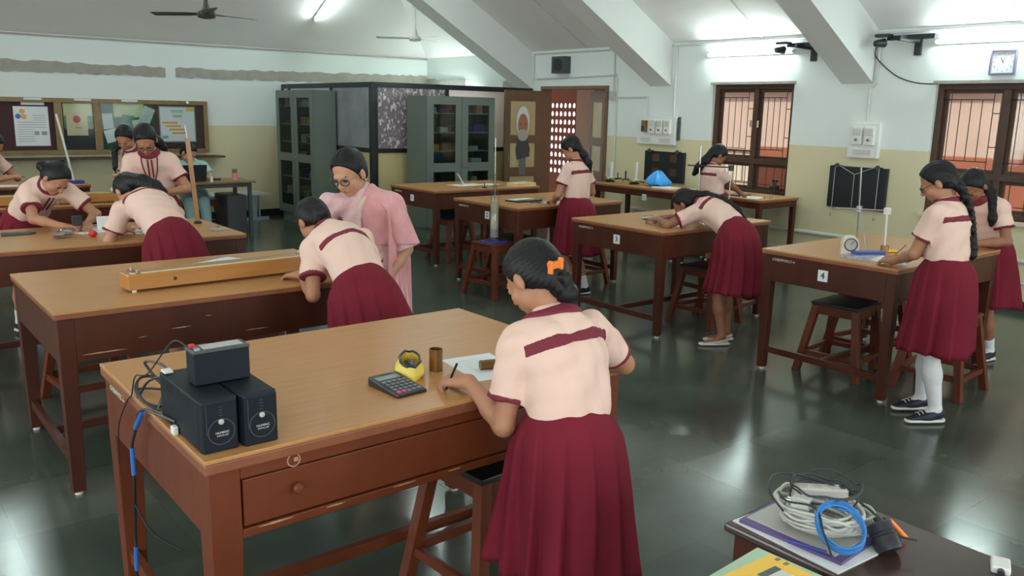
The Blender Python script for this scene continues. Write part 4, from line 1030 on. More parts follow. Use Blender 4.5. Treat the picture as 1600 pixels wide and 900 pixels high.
# zip pouch: open boat-shaped cloth case
def pouch():
    r, R, b = rot_thing('pencil_pouch', 'open yellow zip pouch full of pens on the nearest table', 'pouch', (1.475, 2.375, T), math.radians(-118))
    N = 28; K = 7; vs = []; L, Wd, Hh = .088, .050, .056
    def ring(k, inset):
        out = []
        f = k / (K - 1)
        for i in range(N):
            a = 2 * PI * i / N; cx, sy = math.cos(a), math.sin(a)
            prof = [.80, .96, 1.04, 1.02, .92, .80, .72][k]
            x = (L - inset) * cx * (1 - .06 * f); y = (Wd - inset) * prof * sy * (1 - .30 * abs(cx) ** 3)
            z = Hh * f * (1 - .10 * cx) + .004 * math.sin(5 * a + 2 * f) * f
            out.append((x, y + .003 * math.sin(7 * a) * f, max(z, .0005 + inset * .5)))
        return out
    m = MB(); n = 0
    for k in range(K): m.v += ring(k, 0)
    for k in range(K - 1, -1, -1): m.v += ring(k, .003)
    T_ = 2 * K
    for k in range(T_ - 1):
        for i in range(N): j = (i + 1) % N; m.f.append((k * N + i, k * N + j, (k + 1) * N + j, (k + 1) * N + i))
    m.f.append(tuple(reversed(range(N)))); m.f.append(tuple((T_ - 1) * N + i for i in range(N)))
    b(m, 'pouch_cloth', 'yellow_cloth', smooth=True)
    top = ring(K - 1, .001); top.append(top[0])
    b(MB().tube(top, .0042, 6), 'zip_tape', 'black_plastic', smooth=True)
    for i, (x, y, h, m_) in enumerate(((-.05, .01, .050, 'blue'), (-.03, -.010, .055, 'ink'), (-.055, -.002, .052, 'black_plastic'), (.02, .012, .050, 'deep_blue'), (-.02, .004, .058, 'blue'), (.0, -.014, .05, 'dark_grey'), (-.06, .014, .046, 'orange'))):
        tag(b_world(MB().cyl((x * .5 - .045, y, .030), (x * .5 + .062, y * .5, h - .004), .0042, n=8), R).build('pen', m_, smooth=True), '%s pen lying inside the open yellow pouch' % ['blue', 'black', 'black', 'dark blue', 'blue', 'grey', 'orange'][i], 'pen', 'pens in the yellow pouch')
def b_world(mb, R): mb.v = [tuple(R @ Vector(v)) for v in mb.v]; return mb
pouch()
def cup(c, r0, h, label, m='brass', nm='brass_cylinder'):
    r = thing(nm, label, 'cylinder', c)
    MB().lathe(c, [(r0, 0), (r0, h - .012), (r0 * 1.04, h - .012), (r0 * 1.04, h - .008), (r0, h - .008), (r0, h), (r0 * .92, h), (r0 * .90, .004)], n=32).build('wall', m, r, smooth=True)
    return r
cup((1.575, 2.365, T), .0235, .078, 'hollow brown metal cylinder standing by the writing hand')
tag(MB().cyl((1.70, 2.275, T + .020), (1.76, 2.255, T + .020), .017, n=20).build('metal_weight', 'brass', smooth=True), 'small metal cylinder lying on the white worksheet', 'weight')
def sheet(c, w, h, rz, label, m='paper', lines=6, group=None, name='paper_sheet', th=.0012):
    r, R, b = rot_thing(name, label, 'paper', c, rz, group)
    b(MB().box((-w / 2, -h / 2, 0), (w / 2, h / 2, th)), 'page', m)
    for k in range(lines): y = h * (.32 - k * .62 / max(1, lines)); b(MB().box((-w * .28, y, th), (w * .35, y + .0012, th + .0003)), 'print_line', 'ink_grey')
    return r
sheet((1.735, 2.30, T), .20, .28, math.radians(-8), 'white printed worksheet under the elbow of the nearest girl', lines=8, th=.0025)
# pen in the nearest girl's hand
tag(MB().cyl((1.478, 2.160, T + .006), (1.492, 2.120, T + .100), .004, n=10).build('pen', 'ups_plastic', smooth=True), 'dark pen held by the nearest girl', 'pen')

# long wooden wire boxes (potentiometer boards)
def wire_box(x0, x1, y0, y1, rz, label, m='orange_wood', h=.085):
    c = ((x0 + x1) / 2, (y0 + y1) / 2, T); L, Wd = (x1 - x0) / 2, (y1 - y0) / 2
    r, R, b = rot_thing('slide_wire_box', label, 'laboratory box', c, rz)
    b(MB().box((-L, -Wd, .012), (L, Wd, h)), 'box_body', m, bevel=.003)
    for sx in (-1, 1):
        for sy in (-1, 1): b(MB().cyl((sx * (L - .03), sy * (Wd - .02), 0), (sx * (L - .03), sy * (Wd - .02), .012), .011), 'foot', 'rubber_white')
    b(MB().box((-L + .01, -Wd + .006, h), (L - .01, Wd - .006, h + .004)), 'lid', 'laminate_dark')
    b(MB().box((-L + .02, -Wd + .012, h + .004), (L - .02, -Wd + .03, h + .007)), 'scale_strip', 'paper_cream')
    for sx in (-1, 1):
        b(MB().box((sx * L - sx * .05 - .012, -Wd + .01, h + .004), (sx * L - sx * .05 + .012, Wd - .01, h + .008)), 'brass_strip', 'brass')
        for sy in (-1, 1): b(MB().lathe((sx * (L - .05), sy * (Wd - .025), h + .008), [(.008, 0), (.008, .012), (.004, .014)]), 'terminal', 'steel', smooth=True)
    b(MB().tube([(-L + .04, 0, h + .014), (L - .04, 0, h + .014)], .0008, 5), 'wire', 'steel')
    b(MB().cyl((-L + .22, -Wd - .0008, h * .58), (-L + .22, -Wd + .001, h * .58), .009), 'hole', 'ink')
wire_box(1.05, 2.05, 4.24, 4.38, math.radians(3), 'long honey-coloured wooden slide-wire box on the second left table')
wire_box(.62, 2.05, 8.30, 8.45, math.radians(0), 'long orange wooden box on the far left table behind the writing girl')
sheet((1.72, 4.80, T), .30, .21, math.radians(28), 'bluish paper sheet behind the long wooden box', 'paper_blue', 0)
sheet((1.97, 4.62, T), .18, .10, .1, 'brown card strip near the arm of the bending girl', 'paper_cream', 0)
r, R, b = rot_thing('metal_clamp', 'small steel clamp lying at the end of the bluish sheet', 'clamp', (1.93, 4.75, T), .3)
b(MB().box((-.05, -.006, 0), (.05, .006, .012)).box((.03, -.02, 0), (.045, .02, .018)), 'clamp_body', 'steel')

# things around the two girls at the third left table
r, R, b = rot_thing('pencil_case', 'flat black pencil case at the left of the writing girl', 'case', (.95, 6.52, T), -.05)
b(MB().box((-.10, -.025, 0), (.08, .025, .022)), 'case_body', 'dark_grey', bevel=.006); b(MB().box((.08, -.01, .004), (.11, .01, .014)), 'tab', 'black_plastic')
r, R, b = rot_thing('clear_pouch', 'crumpled clear plastic pouch of pens between the two writing girls', 'pouch', (1.17, 6.24, T), .3)
m = MB(); m.ball((0, 0, .028), .028, 10, (2.9, 1.6, 1)); 
m.v = [(x + .006 * math.sin(40 * y + 20 * z), y + .005 * math.sin(35 * x), max(.0005, z + .006 * math.sin(50 * x + 30 * y))) for x, y, z in m.v]
b(m, 'pouch_film', 'bag_clear', smooth=False)
for k in range(5): tag(b_world(MB().cyl((-.06, -.02 + k * .01, .014), (.05, -.018 + k * .009, .022), .004, n=6), R).build('pen', ['deep_blue', 'pink', 'ink', 'steel', 'white_plastic'][k]), '%s pen inside the clear plastic pouch' % ['dark blue', 'pink', 'black', 'silver', 'white'][k], 'pen', 'pens in the clear pouch')
tag(MB().ball((1.345, 6.19, T + .022), .022, 10, (1.25, 1, 1)).build('red_ball', 'red', smooth=True), 'small red rubber ball on the table by the elbow', 'ball')
sheet((1.40, 6.52, T), .26, .30, .25, 'white worksheet between the hands of the two writing girls', lines=5)
sheet((1.70, 6.30, T), .20, .26, -.2, 'white worksheet under the bending girl with loose hair', lines=4)
tag(MB().box((1.44, 6.47, T + .0025), (1.52, 6.49, T + .10)).build('standing_card', 'paper', bevel=.004), 'white card standing at the corner of the worksheet', 'card')
r, R, b = rot_thing('optical_lens_holder', 'small grey metal piece at the right end of the third left table', 'instrument', (2.16, 6.1, T), .4)
b(MB().box((-.05, -.03, 0), (.05, .03, .014)), 'plate', 'grey_plastic', bevel=.002); b(MB().cyl((0, 0, .014), (0, 0, .035), .012), 'knob', 'steel')
r = thing('wooden_scale', 'upright wooden metre scale with white tip at the end of the third left table', 'scale', (2.16, 6.52, T))
MB().lathe((2.16, 6.52, T), [(.03, 0), (.03, .014), (.016, .02)], n=20).build('base', 'black_metal', r)
MB().bar((2.16, 6.52, T + .018), (2.115, 6.52, 1.505), .032, .012).build('scale_stick', 'laminate_dark', r)
MB().cyl((2.115, 6.52, 1.505), (2.105, 6.52, 1.60), .004).build('white_tip', 'white_plastic', r)

# far left tables
sheet((1.35, 8.60, T), .26, .20, .2, 'white paper sheet on the far left table behind the orange box', lines=0)
sheet((1.95, 8.72, T), .30, .20, -.1, 'white paper sheet at the right end of the far left table', lines=0)
sheet((1.15, 10.5, T), .34, .24, .15, 'white sheet at the left on the farthest left table', lines=0)
sheet((1.50, 10.42, T), .34, .22, -.2, 'white sheet nearer the front of the farthest left table', lines=0)
sheet((2.12, 8.5, T), .24, .3, .3, 'grey-white folded sheet beside the standing girl with spectacles', lines=0)
r = thing('retort_stand', 'white rod leaning up from a dark blue base on the farthest left table', 'stand', (2.08, 10.45, T))
MB().box((1.94, 10.40, T), (2.22, 10.50, T + .035)).build('base', 'deep_blue', r, bevel=.006)
MB().cyl((2.12, 10.45, T + .03), (2.0, 10.45, 1.62), .012).build('rod', 'white_plastic', r, smooth=True)
r, R, b = rot_thing('white_switch', 'small white switch box on the bench behind the bending girl', 'switch', (2.19, 8.95, T), .1)
b(MB().box((-.05, -.02, 0), (.05, .02, .075)), 'switch_case', 'white_plastic', bevel=.005); b(MB().box((-.02, -.024, .03), (.02, -.02, .045)), 'slot', 'dark_grey')

# table 1
sheet((6.05, 8.42, T), .42, .26, .1, 'wide white sheet flat on table 1', lines=0)
r, R, b = rot_thing('open_book', 'white open booklet standing half folded on table 1', 'book', (6.10, 8.42, T + .0015), -.5)
b(MB().hexa([(-.08, -.1, 0), (.06, -.1, 0), (.06, .1, 0), (-.08, .1, 0), (-.08, -.1, .004), (.06, -.1, .004), (.06, .1, .004), (-.08, .1, .004)]), 'page_block', 'paper')
b(MB().hexa([(-.08, -.1, .004), (-.076, -.1, .004), (-.076, .1, .004), (-.08, .1, .004), (-.155, -.1, .13), (-.150, -.1, .13), (-.150, .1, .13), (-.155, .1, .13)]), 'raised_page', 'paper')
sheet((6.35, 8.36, T), .24, .2, .4, 'white loose sheet at the middle of table 1', lines=0)
r, R, b = rot_thing('steel_calliper', 'steel instrument lying near the edge of table 1', 'instrument', (6.28, 8.10, T), .2)
b(MB().box((-.11, -.009, 0), (.11, .009, .008)).box((-.11, -.05, 0), (-.09, .009, .008)).box((-.05, -.05, 0), (-.03, .009, .012)), 'beam', 'steel')
tag(MB().cyl((6.02, 8.02, T), (6.02, 8.02, T + .06), .004).cyl((6.02, 8.02, T), (6.02, 8.02, T + .008), .03).build('wire_stand', 'black_metal'), 'thin black stand on the near edge of table 1', 'stand')
for k, (lb, m_) in enumerate((('cream folder at the bottom of the pile on table 1', 'paper_cream'), ('orange folder in the middle of the pile on table 1', 'orange_card'), ('pale yellow folder on top of the pile on table 1', 'paper_cream'))):
    r, R, b = rot_thing('paper_folder', lb, 'folder', (6.62, 8.06, T + k * .0125), .05 * k)
    b(MB().box((-.15, -.10, 0), (.15, .10, .012)), 'folder_cover', m_)
# table 2
r, R, b = rot_thing('instrument_tray', 'open black instrument case with white lining on table 2', 'case', (5.47, 6.62, T), .12)
b(MB().box((-.17, -.10, 0), (.17, .10, .015)), 'case_bottom', 'black_plastic', bevel=.003); b(MB().box((-.15, -.01, .015), (.15, .09, .018)), 'lining', 'paper')
b(MB().box((-.14, -.09, .015), (.14, -.075, .024)), 'steel_rule', 'steel')
r, R, b = rot_thing('vernier_calliper', 'dark vernier calliper lying beside the black case on table 2', 'instrument', (5.55, 6.42, T), -.45)
b(MB().box((-.13, -.009, 0), (.13, .009, .006)).box((-.13, -.05, 0), (-.11, .03, .006)).box((-.06, -.045, 0), (-.035, .025, .009)), 'beam', 'dark_grey')
sheet((5.63, 6.36, T), .20, .22, .2, 'white worksheet under the hand of the girl at table 2', lines=0)
r, R, b = rot_thing('pocket_calculator', 'small grey pocket calculator on table 2', 'calculator', (5.72, 6.62, T), .3)
b(MB().box((-.06, -.035, 0), (.06, .035, .012)), 'case', 'grey_plastic', bevel=.003); b(MB().box((.0, -.025, .012), (.05, .025, .0135)), 'display', 'screen')
for i in range(3):
    for j in range(3): b(MB().box((-.05 + i * .015, -.025 + j * .018, .012), (-.04 + i * .015, -.013 + j * .018, .0145)), 'key', 'dark_grey')
# tall glass jar on the stool
r = thing('measuring_jar', 'tall cloudy glass cylinder with a narrow top on a blue base on the stool', 'glass jar', (4.93, 6.40, .51))
bx_, by_, bz_ = 4.93, 6.40, .5105
MB().box((bx_ - .10, by_ - .10, bz_), (bx_ + .10, by_ + .10, bz_ + .016)).build('blue_base', 'deep_blue', r, bevel=.003)
MB().lathe((bx_, by_, bz_ + .016), [(.085, 0), (.085, .012), (.058, .03), (.046, .045), (.046, .46), (.05, .47), (.016, .475)], n=28).build('jar', 'jar_glass', r, smooth=True)
MB().lathe((bx_, by_, bz_ + .03), [(.040, .02), (.040, .10), (.001, .1)], n=24).build('grey_filling', 'ink_grey', r, smooth=True)
MB().lathe((bx_, by_, bz_ + .03), [(.040, .101), (.040, .37), (.001, .37)], n=24).build('pale_filling', mat('cloudy_liquid', (.55, .52, .40), .5), r, smooth=True)
MB().lathe((bx_, by_, bz_ + .475), [(.016, 0), (.016, .18)], n=16).build('neck_tube', 'jar_glass', r, smooth=True)
MB().cyl((bx_, by_, bz_ + .38), (bx_, by_, 1.50), .004).build('thin_rod', 'steel', r)
# table 3
r, R, b = rot_thing('pencil_case', 'silver pencil case on table 3 beside the leaning girl', 'case', (5.47, 4.93, T), -.2)
b(MB().ball((0, 0, .016), .016, 8, (4.6, 1.9, 1)), 'case_body', mat('silver_film', (.55, .58, .60), .25, .5), smooth=True)
b(MB().box((-.05, -.004, .030), (.05, .004, .034)), 'zip', 'dark_grey')
tag(MB().cyl((5.66, 4.86, T + .005), (5.80, 4.80, T + .005), .0045).build('red_pencil', 'red'), 'red pencil lying on table 3', 'pencil')
sheet((5.42, 4.60, T), .24, .20, .3, 'white worksheet under the arms of the leaning girl', lines=0)
# table 4: spring balance, stand, books
r, R, b = rot_thing('exercise_book', 'patterned blue and white book under the stand on table 4', 'book', (5.225, 2.825, T), .1)
b(MB().box((-.12, -.09, 0), (.12, .09, .014)), 'book_cover', mat('patterned_blue_print', (.12, .14, .30), .5, color2=(.6, .6, .62), scale=30)); 
b(MB().box((-.119, -.0915, .002), (.119, -.09, .012)), 'page_edge', 'paper')
r, R, b = rot_thing('pencil_box', 'blue pencil box lying on the patterned book on table 4', 'box', (5.30, 2.83, T + .0145), -.55)
b(MB().box((-.11, -.035, 0), (.11, .035, .022)), 'box_body', mat('mid_blue_plastic', (.07, .12, .42), .4), bevel=.005)
b(MB().box((-.10, -.036, .010), (.10, -.035, .013)), 'lid_seam', 'ink')
sheet((5.235, 2.70, T), .16, .20, .2, 'white card beside the writing hand on table 4', 'paper', 0)
sheet((5.20, 2.61, T), .15, .16, .5, 'pale green card beneath the writing hand on table 4', 'paper_blue', 0)
def balance():
    r, R, b = rot_thing('weighing_scale', 'cream round-topped kitchen weighing scale with dial on table 4', 'scale', (5.24, 2.93, T + 0), math.radians(-50))
    N = 20; prof = [(-.055, 0)] + [(.055 * -math.cos(PI * i / N), .075 + .055 * math.sin(PI * i / N)) for i in range(N + 1)] + [(.055, 0)]
    b(MB().prism([(p[0], -.035, p[1]) for p in prof], (0, .07, 0)), 'case', mat('cream_plastic', (.72, .68, .55), .35), bevel=.005)
    b(MB().lathe((.0, -.035, .073), [(.043, 0), (.043, .006), (.037, .008), (.036, .003)], n=28, axis=(0, -1, 0)), 'dial_ring', 'dark_grey', smooth=True)
    b(MB().lathe((.0, -.036, .073), [(.036, 0), (.036, .003)], n=28, axis=(0, -1, 0)), 'dial', 'grey_plastic')
    b(MB().bar((0, -.0405, .073), (.016, -.0405, .098), .004, .001, up=(0, 1, 0)), 'needle', 'ink')
balance()
r = thing('retort_stand', 'tall thin steel stand with a cross clamp on table 4', 'stand', (5.36, 2.88, T))
MB().box((5.30, 2.91, T), (5.40, 2.99, T + .012)).build('base', 'black_metal', r, bevel=.003)
MB().cyl((5.355, 2.94, T + .01), (5.30, 2.94, 1.44), .006).build('rod', 'steel', r, smooth=True)
MB().cyl((5.33, 2.94, 1.16), (5.10, 2.98, 1.175), .005).cyl((5.33, 2.93, 1.16), (5.45, 2.80, 1.155), .005).build('cross_arm', 'steel', r, smooth=True)
MB().box((5.315, 2.925, 1.14), (5.345, 2.955, 1.18)).build('boss_head', 'steel', r, bevel=.003)
MB().box((5.42, 2.79, 1.13), (5.47, 2.82, 1.175)).build('clamp_jaw', 'white_plastic', r, bevel=.003)
MB().cyl((5.33, 2.93, 1.155), (5.27, 2.83, .90), .003).build('hanging_rod', 'steel', r)
cup((5.405, 2.775, T), .026, .07, 'orange-brown cylinder holding a white rod on table 4', 'brass_light', 'wooden_cylinder')
tag(MB().cyl((5.405, 2.775, T + .006), (5.445, 2.805, 1.128), .006).build('white_rod', 'white_plastic', smooth=True), 'white rod standing in the orange-brown cylinder', 'rod')
tag(MB().cyl((5.50, 2.86, T + .011), (5.62, 2.80, T + .011), .011).build('yellow_screwdriver', 'yellow_card', smooth=True), 'yellow-handled tool lying on table 4', 'tool')
tag(MB().box((5.62, 2.72, T), (5.78, 2.76, T + .014)).build('black_pen_case', 'black_plastic', bevel=.004), 'flat black case lying behind the yellow tool on table 4', 'case')
r, R, b = rot_thing('screw_gauge', 'chrome screw gauge near the hand of the girl with a braid', 'instrument', (5.62, 2.56, T), .3)
b(MB().cyl((-.05, 0, .014), (.05, 0, .014), .006), 'spindle', 'chrome', smooth=True); b(MB().cyl((.05, 0, .014), (.09, 0, .014), .012), 'thimble', 'chrome', smooth=True)
b(MB().tube([(-.05, 0, .014), (-.06, .03, .012), (-.03, .05, .010), (.02, .045, .010), (.035, .02, .012), (.03, 0, .014)], .005, 8), 'bow', 'steel', smooth=True)
# side table 12
r, R, b = rot_thing('optical_bench', 'long black optical bench with white-tipped uprights on table 12', 'optical bench', (8.08, 7.55, T), PI / 2)
b(MB().box((-.48, -.05, .035), (.48, -.035, .05)).box((-.48, .035, .035), (.48, .05, .05)), 'rail', mat('black_yellow_scale', (.02, .02, .02), .5, color2=(.55, .50, .12), scale=50, mixw=.1))
for k in (-.44, 0, .44): b(MB().box((k - .02, -.07, 0), (k + .02, .07, .034)), 'foot', 'black_metal')
for k, hgt_, m_, rr in ((.42, .20, 'white_plastic', .014), (-.05 + .02, .22, 'white_plastic', .014), (.30, .07, 'black_metal', .006), (.16, .10, 'black_metal', .010), (.47, .12, 'steel', .007)):
    b(MB().box((k - .02, -.052, .0505), (k + .02, .052, .062)).cyl((k, 0, .062), (k, 0, .062 + hgt_), rr, n=12), 'upright', m_)
r = thing('plastic_bag', 'crumpled bright blue plastic bag on table 12', 'bag', (8.12, 7.18, T))
m = MB().ball((0, 0, 0), 1, 16, (1, 1, 1)); q = []
for x, y, z in m.v:
    a = math.atan2(y, x); u = (z + 1) / 2; rad = (.15 * (1 - u) ** 2.2 + .085) * (1 + .10 * math.sin(5 * a + 4 * u) + .06 * math.sin(11 * a)) * (math.sqrt(max(0, 1 - z * z)) * .9 + .05)
    q.append((8.12 + rad * math.cos(a) * 1.0, 7.18 + rad * math.sin(a) * 1.15, T + .002 + .19 * u ** .9 * (1 + .06 * math.sin(3 * a))))
m.v = q; m.build('crumpled_film', 'sky_blue', r, smooth=False)
sheet((8.05, 6.98, T), .3, .22, 1.5, 'folded white cloth-like sheet in front of the blue bag', lines=0, th=.012)
sheet((8.2, 6.78, T), .25, .16, 1.4, 'greyish sheet right of the blue bag', 'grey_plastic', 0)
# side table by the window
def slim_stand(x, y, h, arm, label, base='black_metal'):
    r = thing('retort_stand', label, 'stand', (x, y, T))
    MB().box((x - .07, y - .04, T), (x + .07, y + .04, T + .012)).build('base', base, r, bevel=.003)
    MB().cyl((x, y, T + .01), (x, y, h), .006).build('rod', 'steel', r, smooth=True)
    if arm: MB().cyl((x, y + .14, arm), (x - .01, y - .38, arm + .01), .006).build('cross_arm', 'black_metal', r, smooth=True); MB().box((x - .012, y - .012, arm - .015), (x + .012, y + .012, arm + .02)).build('boss_head', 'black_metal', r); MB().cyl((x - .01, y - .36, arm - .02), (x - .01, y - .36, arm + .03), .02).build('clamp_jaw', 'black_metal', r)
sheet((8.02, 5.72, T), .3, .24, .3, 'white notebook page by the girl at the window', lines=0)
sheet((8.10, 5.95, T), .25, .18, 0, 'dark notebook cover by the girl at the window', 'dark_grey', 0, th=.012)
for k in range(5): tag(MB().cyl((8.02 + .05 * k, 5.56 + .01 * (k % 2), T), (8.02 + .05 * k, 5.56 + .01 * (k % 2), T + .018), .011).build('brass_weight', 'brass_light' if k % 2 else 'steel', smooth=True), 'small metal weight in the row on the window-side table', 'weight', 'row of small weights')
r = thing('water_tap_model', 'small dark cast-iron apparatus on the window sill', 'instrument', (XW - .01, 5.85, .83))
MB().box((XW + .0 - .04, 5.80, .83), (XW + .04, 5.90, .85)).build('base', 'black_metal', r)
MB().cyl((XW, 5.85, .85), (XW, 5.85, 1.0), .018).cyl((XW, 5.80, .94), (XW, 5.90, .94), .022).cyl((XW, 5.85, 1.0), (XW, 5.85, 1.03), .035).build('frame', 'black_metal', r, smooth=True)
# two stands on table 3's far side / the window-side table
slim_stand(6.28, 5.06, 1.47, 1.29, 'thin stand with a black cross arm on table 3 behind the leaning girl')
tag(MB().cyl((6.27, 4.70, 1.28), (6.27, 4.70, .93), .005).build('hanging_metal_rod', 'steel'), 'thin rod hanging from the cross arm on table 3', 'rod')

# ================================================================ dark desk in the near right corner
ZD = .75
r = thing('dark_desk', 'dark glossy desk in the bottom right corner carrying the tangle of cables', 'desk', (1.85, .5, 0))
wd = mat('dark_glossy_desk', (.045, .022, .018), .22, color2=(.06, .03, .024), scale=5, coat=.3)
MB().box((1.655, -.7, ZD - .022), (2.035, 1.185, ZD)).build('desktop', wd, r, bevel=.006)
MB().box((1.67, -.68, .06), (1.69, 1.16, ZD - .022)).build('side_panel', 'dark_wood', r); MB().box((2.0, -.68, .06), (2.02, 1.16, ZD - .022)).build('side_panel', 'dark_wood', r)
MB().box((1.69, 1.14, .3), (2.0, 1.16, ZD - .022)).build('end_panel', 'dark_wood', r)
for x in (1.67, 1.99):
    for y in (-.68, 1.13): MB().box((x - .002, y, 0), (x + .032, y + .03, .06)).build('foot', 'dark_wood', r)
r = thing('low_table', 'dark low table under the green folders and the yellow box', 'table', (1.25, .5, 0))
MB().box((.85, .1, .70), (1.60, .96, .722)).build('tabletop', wd, r, bevel=.004)
for x in (.87, 1.54):
    for y in (.12, .90): MB().box((x, y, 0), (x + .04, y + .04, .70)).build('leg', 'dark_wood', r)
# papers, cables
def pap(c, w, h, rz, label, m, th, name='paper_sheet', cat='paper'):
    r, R, b = rot_thing(name, label, cat, c, rz); b(MB().box((-w / 2, -h / 2, 0), (w / 2, h / 2, th)), 'page', m); return r
pap((1.775, 1.02, ZD), .21, .30, -.06, 'white paper under the tangle of cables', 'paper', .003)
pap((1.79, 1.03, ZD + .003), .20, .27, .05, 'purple-edged notebook under the tangle of cables', mat('purple_cover', (.12, .08, .22), .5), .008, 'notebook', 'notebook')
pap((1.80, 1.035, ZD + .011), .185, .24, .02, 'pale clear folder under the tangle of cables', 'grey_plastic', .003, 'plastic_folder', 'folder')
tag(MB().cyl((1.675, 1.015, ZD + .018), (1.70, .93, ZD + .018), .004).build('blue_pen', 'deep_blue'), 'dark blue pen at the edge of the paper pile', 'pen')
rnd = random.Random(4)
def coil(c, rx, ry, z0, z1, turns, r, m, label, rz=0, jit=.006, extra=(), tilt=0, spread=.16):
    pts = []; n = int(turns * 14); kk = [rnd.uniform(1 - spread, 1 + spread * .8) for _ in range(int(turns) + 3)]
    for i in range(n):
        a = 2 * PI * i / 14; k = kk[i // 14] + (kk[i // 14 + 1] - kk[i // 14]) * (i % 14) / 14 + rnd.uniform(-.02, .02)
        x = rx * k * math.cos(a); y = ry * k * math.sin(a)
        X = x * math.cos(rz) - y * math.sin(rz); Y_ = x * math.sin(rz) + y * math.cos(rz)
        pts.append((c[0] + X, c[1] + Y_, z0 + (z1 - z0) * (i / n) + rnd.uniform(0, jit) + tilt * (.63 * X + .78 * Y_ + .05)))
    return cable(pts + list(extra), r, m, label, 4, name='coiled_cable')
zc = ZD + .018
coil((1.803, 1.020), .085, .10, zc, zc + .05, 8, .0040, 'white_cable', 'big coil of white cable on the corner of the dark desk', 0, .02)
coil((1.778, 1.005), .06, .075, zc + .01, zc + .055, 6, .0038, 'white_cable', 'inner coil of white cable in the tangle', .4)
coil((1.848, 0.975), .05, .07, zc, zc + .04, 6, .0036, 'white_cable', 'loose white cable loops at the right of the tangle', 1.0)
coil((1.742, .925), .052, .052, zc + .012, zc + .026, 9, .0030, 'blue_cable', 'coil of bright blue network cable on top of the tangle', .3, .006, tilt=.62, spread=.10)
coil((1.818, 1.015), .075, .09, zc + .055, zc + .10, 3.2, .0026, 'black_plastic', 'loose black wire looping over the white cables', .5, .02)
cable([(1.708, 1.055, zc + .05), (1.688, 1.085, zc + .10), (1.768, 1.115, zc + .11), (1.858, 1.035, zc + .09), (1.888, 0.935, zc + .05), (1.858, 0.855, zc + .03), (1.888, 0.815, zc + .02)], .0026, 'black_plastic', 'black wire leading from the tangle to the motor', 8)
cable([(1.678, 1.055, zc + .11), (1.688, 1.035, zc + .09), (1.728, 0.985, zc + .08), (1.688, 0.935, zc + .05), (1.678, 0.905, zc + .01)], .0024, 'black_plastic', 'black wire at the left edge of the tangle', 8)
r, R, b = rot_thing('power_strip', 'cream power strip lying on the coils of cable', 'power strip', (1.838, 1.040, zc + .062), -.75)
b(MB().box((-.065, -.019, 0), (.065, .019, .022)), 'strip_body', 'pale_grey', bevel=.004)
for k in range(3): b(MB().cyl((-.042 + k * .036, 0, .022), (-.042 + k * .036, 0, .0235), .012), 'socket', 'grey_plastic')
b(MB().box((.048, -.008, .022), (.060, .008, .026)), 'rocker', 'ink')
r, R, b = rot_thing('plug_adapter', 'white adapter block in the middle of the tangle', 'adapter', (1.743, 1.030, zc + .058), .3)
b(MB().box((-.018, -.022, 0), (.018, .022, .03)), 'adapter_body', 'white_cable', bevel=.004); b(MB().cyl((-.006, .022, .015), (-.006, .034, .015), .003).cyl((.008, .022, .015), (.008, .034, .015), .003), 'pin', 'steel')
r, R, b = rot_thing('electric_motor', 'black cylindrical motor with an orange-handled lever on the dark desk', 'motor', (1.86, .885, ZD), .9)
b(MB().lathe((-.02, 0, .032), [(.02, -.032), (.030, -.03), (.032, -.02), (.032, .004), (.028, .006), (.028, .012), (.030, .014), (.030, .034), (.022, .038), (.006, .038), (.006, .05)], n=28, axis=(.5, .2, .55)), 'motor_body', 'black_plastic', smooth=True)
b(MB().box((.02, -.03, .012), (.045, -.022, .055)), 'bracket', 'black_metal'); b(MB().cyl((.035, -.034, .05), (.030, -.075, .008), .0065), 'orange_handle', 'orange', smooth=True)
b(MB().cyl((.02, -.01, .008), (.04, -.016, .008), .007), 'white_knob', 'white_plastic')
# green folders and the yellow box, bottom edge of the view
for k, (m_, lb) in enumerate((('paper_green', 'pale green folder at the bottom of the pile in the near corner'), ('paper', 'white paper wad in the pile in the near corner'), ('paper', 'white sheets higher in the pile in the near corner'), ('paper_green', 'pale green top folder right under the yellow box'))):
    pap((1.30 + .012 * k, .76 + .012 * k, .722 + k * .028), .36 - .015 * k, .33, -.12 + .06 * k, lb, m_, .0275, 'paper_folder', 'folder')
r, R, b = rot_thing('yellow_box', 'yellow carton printed with a grey hand-held device in the near corner', 'box', (1.312, .782, .8345), -.05)
b(MB().box((-.075, -.12, 0), (.068, .095, .050)), 'carton', 'grey_plastic', bevel=.001)
b(MB().box((-.0755, -.1205, .0502), (.0685, .0955, .060)), 'carton_lid', 'yellow_card')
b(MB().hexa([(-.02, -.02, .060), (.035, -.02, .060), (.035, .06, .060), (-.02, .06, .060), (-.02, -.02, .0606), (.035, -.02, .0606), (.035, .06, .0606), (-.02, .06, .0606)]), 'printed_device', 'pale_grey')
b(MB().box((-.02, .045, .0606), (.035, .06, .0612)), 'printed_screen', 'dark_grey')
for k in range(3): b(MB().box((-.07, .02 - k * .022, .060), (-.058, .032 - k * .022, .0606)), 'printed_icon', 'board_wood')
for k in range(2): b(MB().box((.055, .05 + k * .02, .060), (.067, .058 + k * .02, .0606)), 'printed_icon', 'board_wood')
r, R, b = rot_thing('white_plug', 'white plug with black tip at the bottom right edge of the view', 'plug', (1.985, .665, ZD), .4)
b(MB().box((-.03, -.02, 0), (.03, .02, .018)), 'plug_body', 'white_plastic', bevel=.005); b(MB().cyl((-.045, 0, .009), (-.03, 0, .009), .008), 'tip', 'black_plastic')

# ================================================================ PEOPLE
A_ = lambda *a: np.array(a, dtype=np.float64)
def nrm(v): return v / max(1e-9, np.linalg.norm(v))

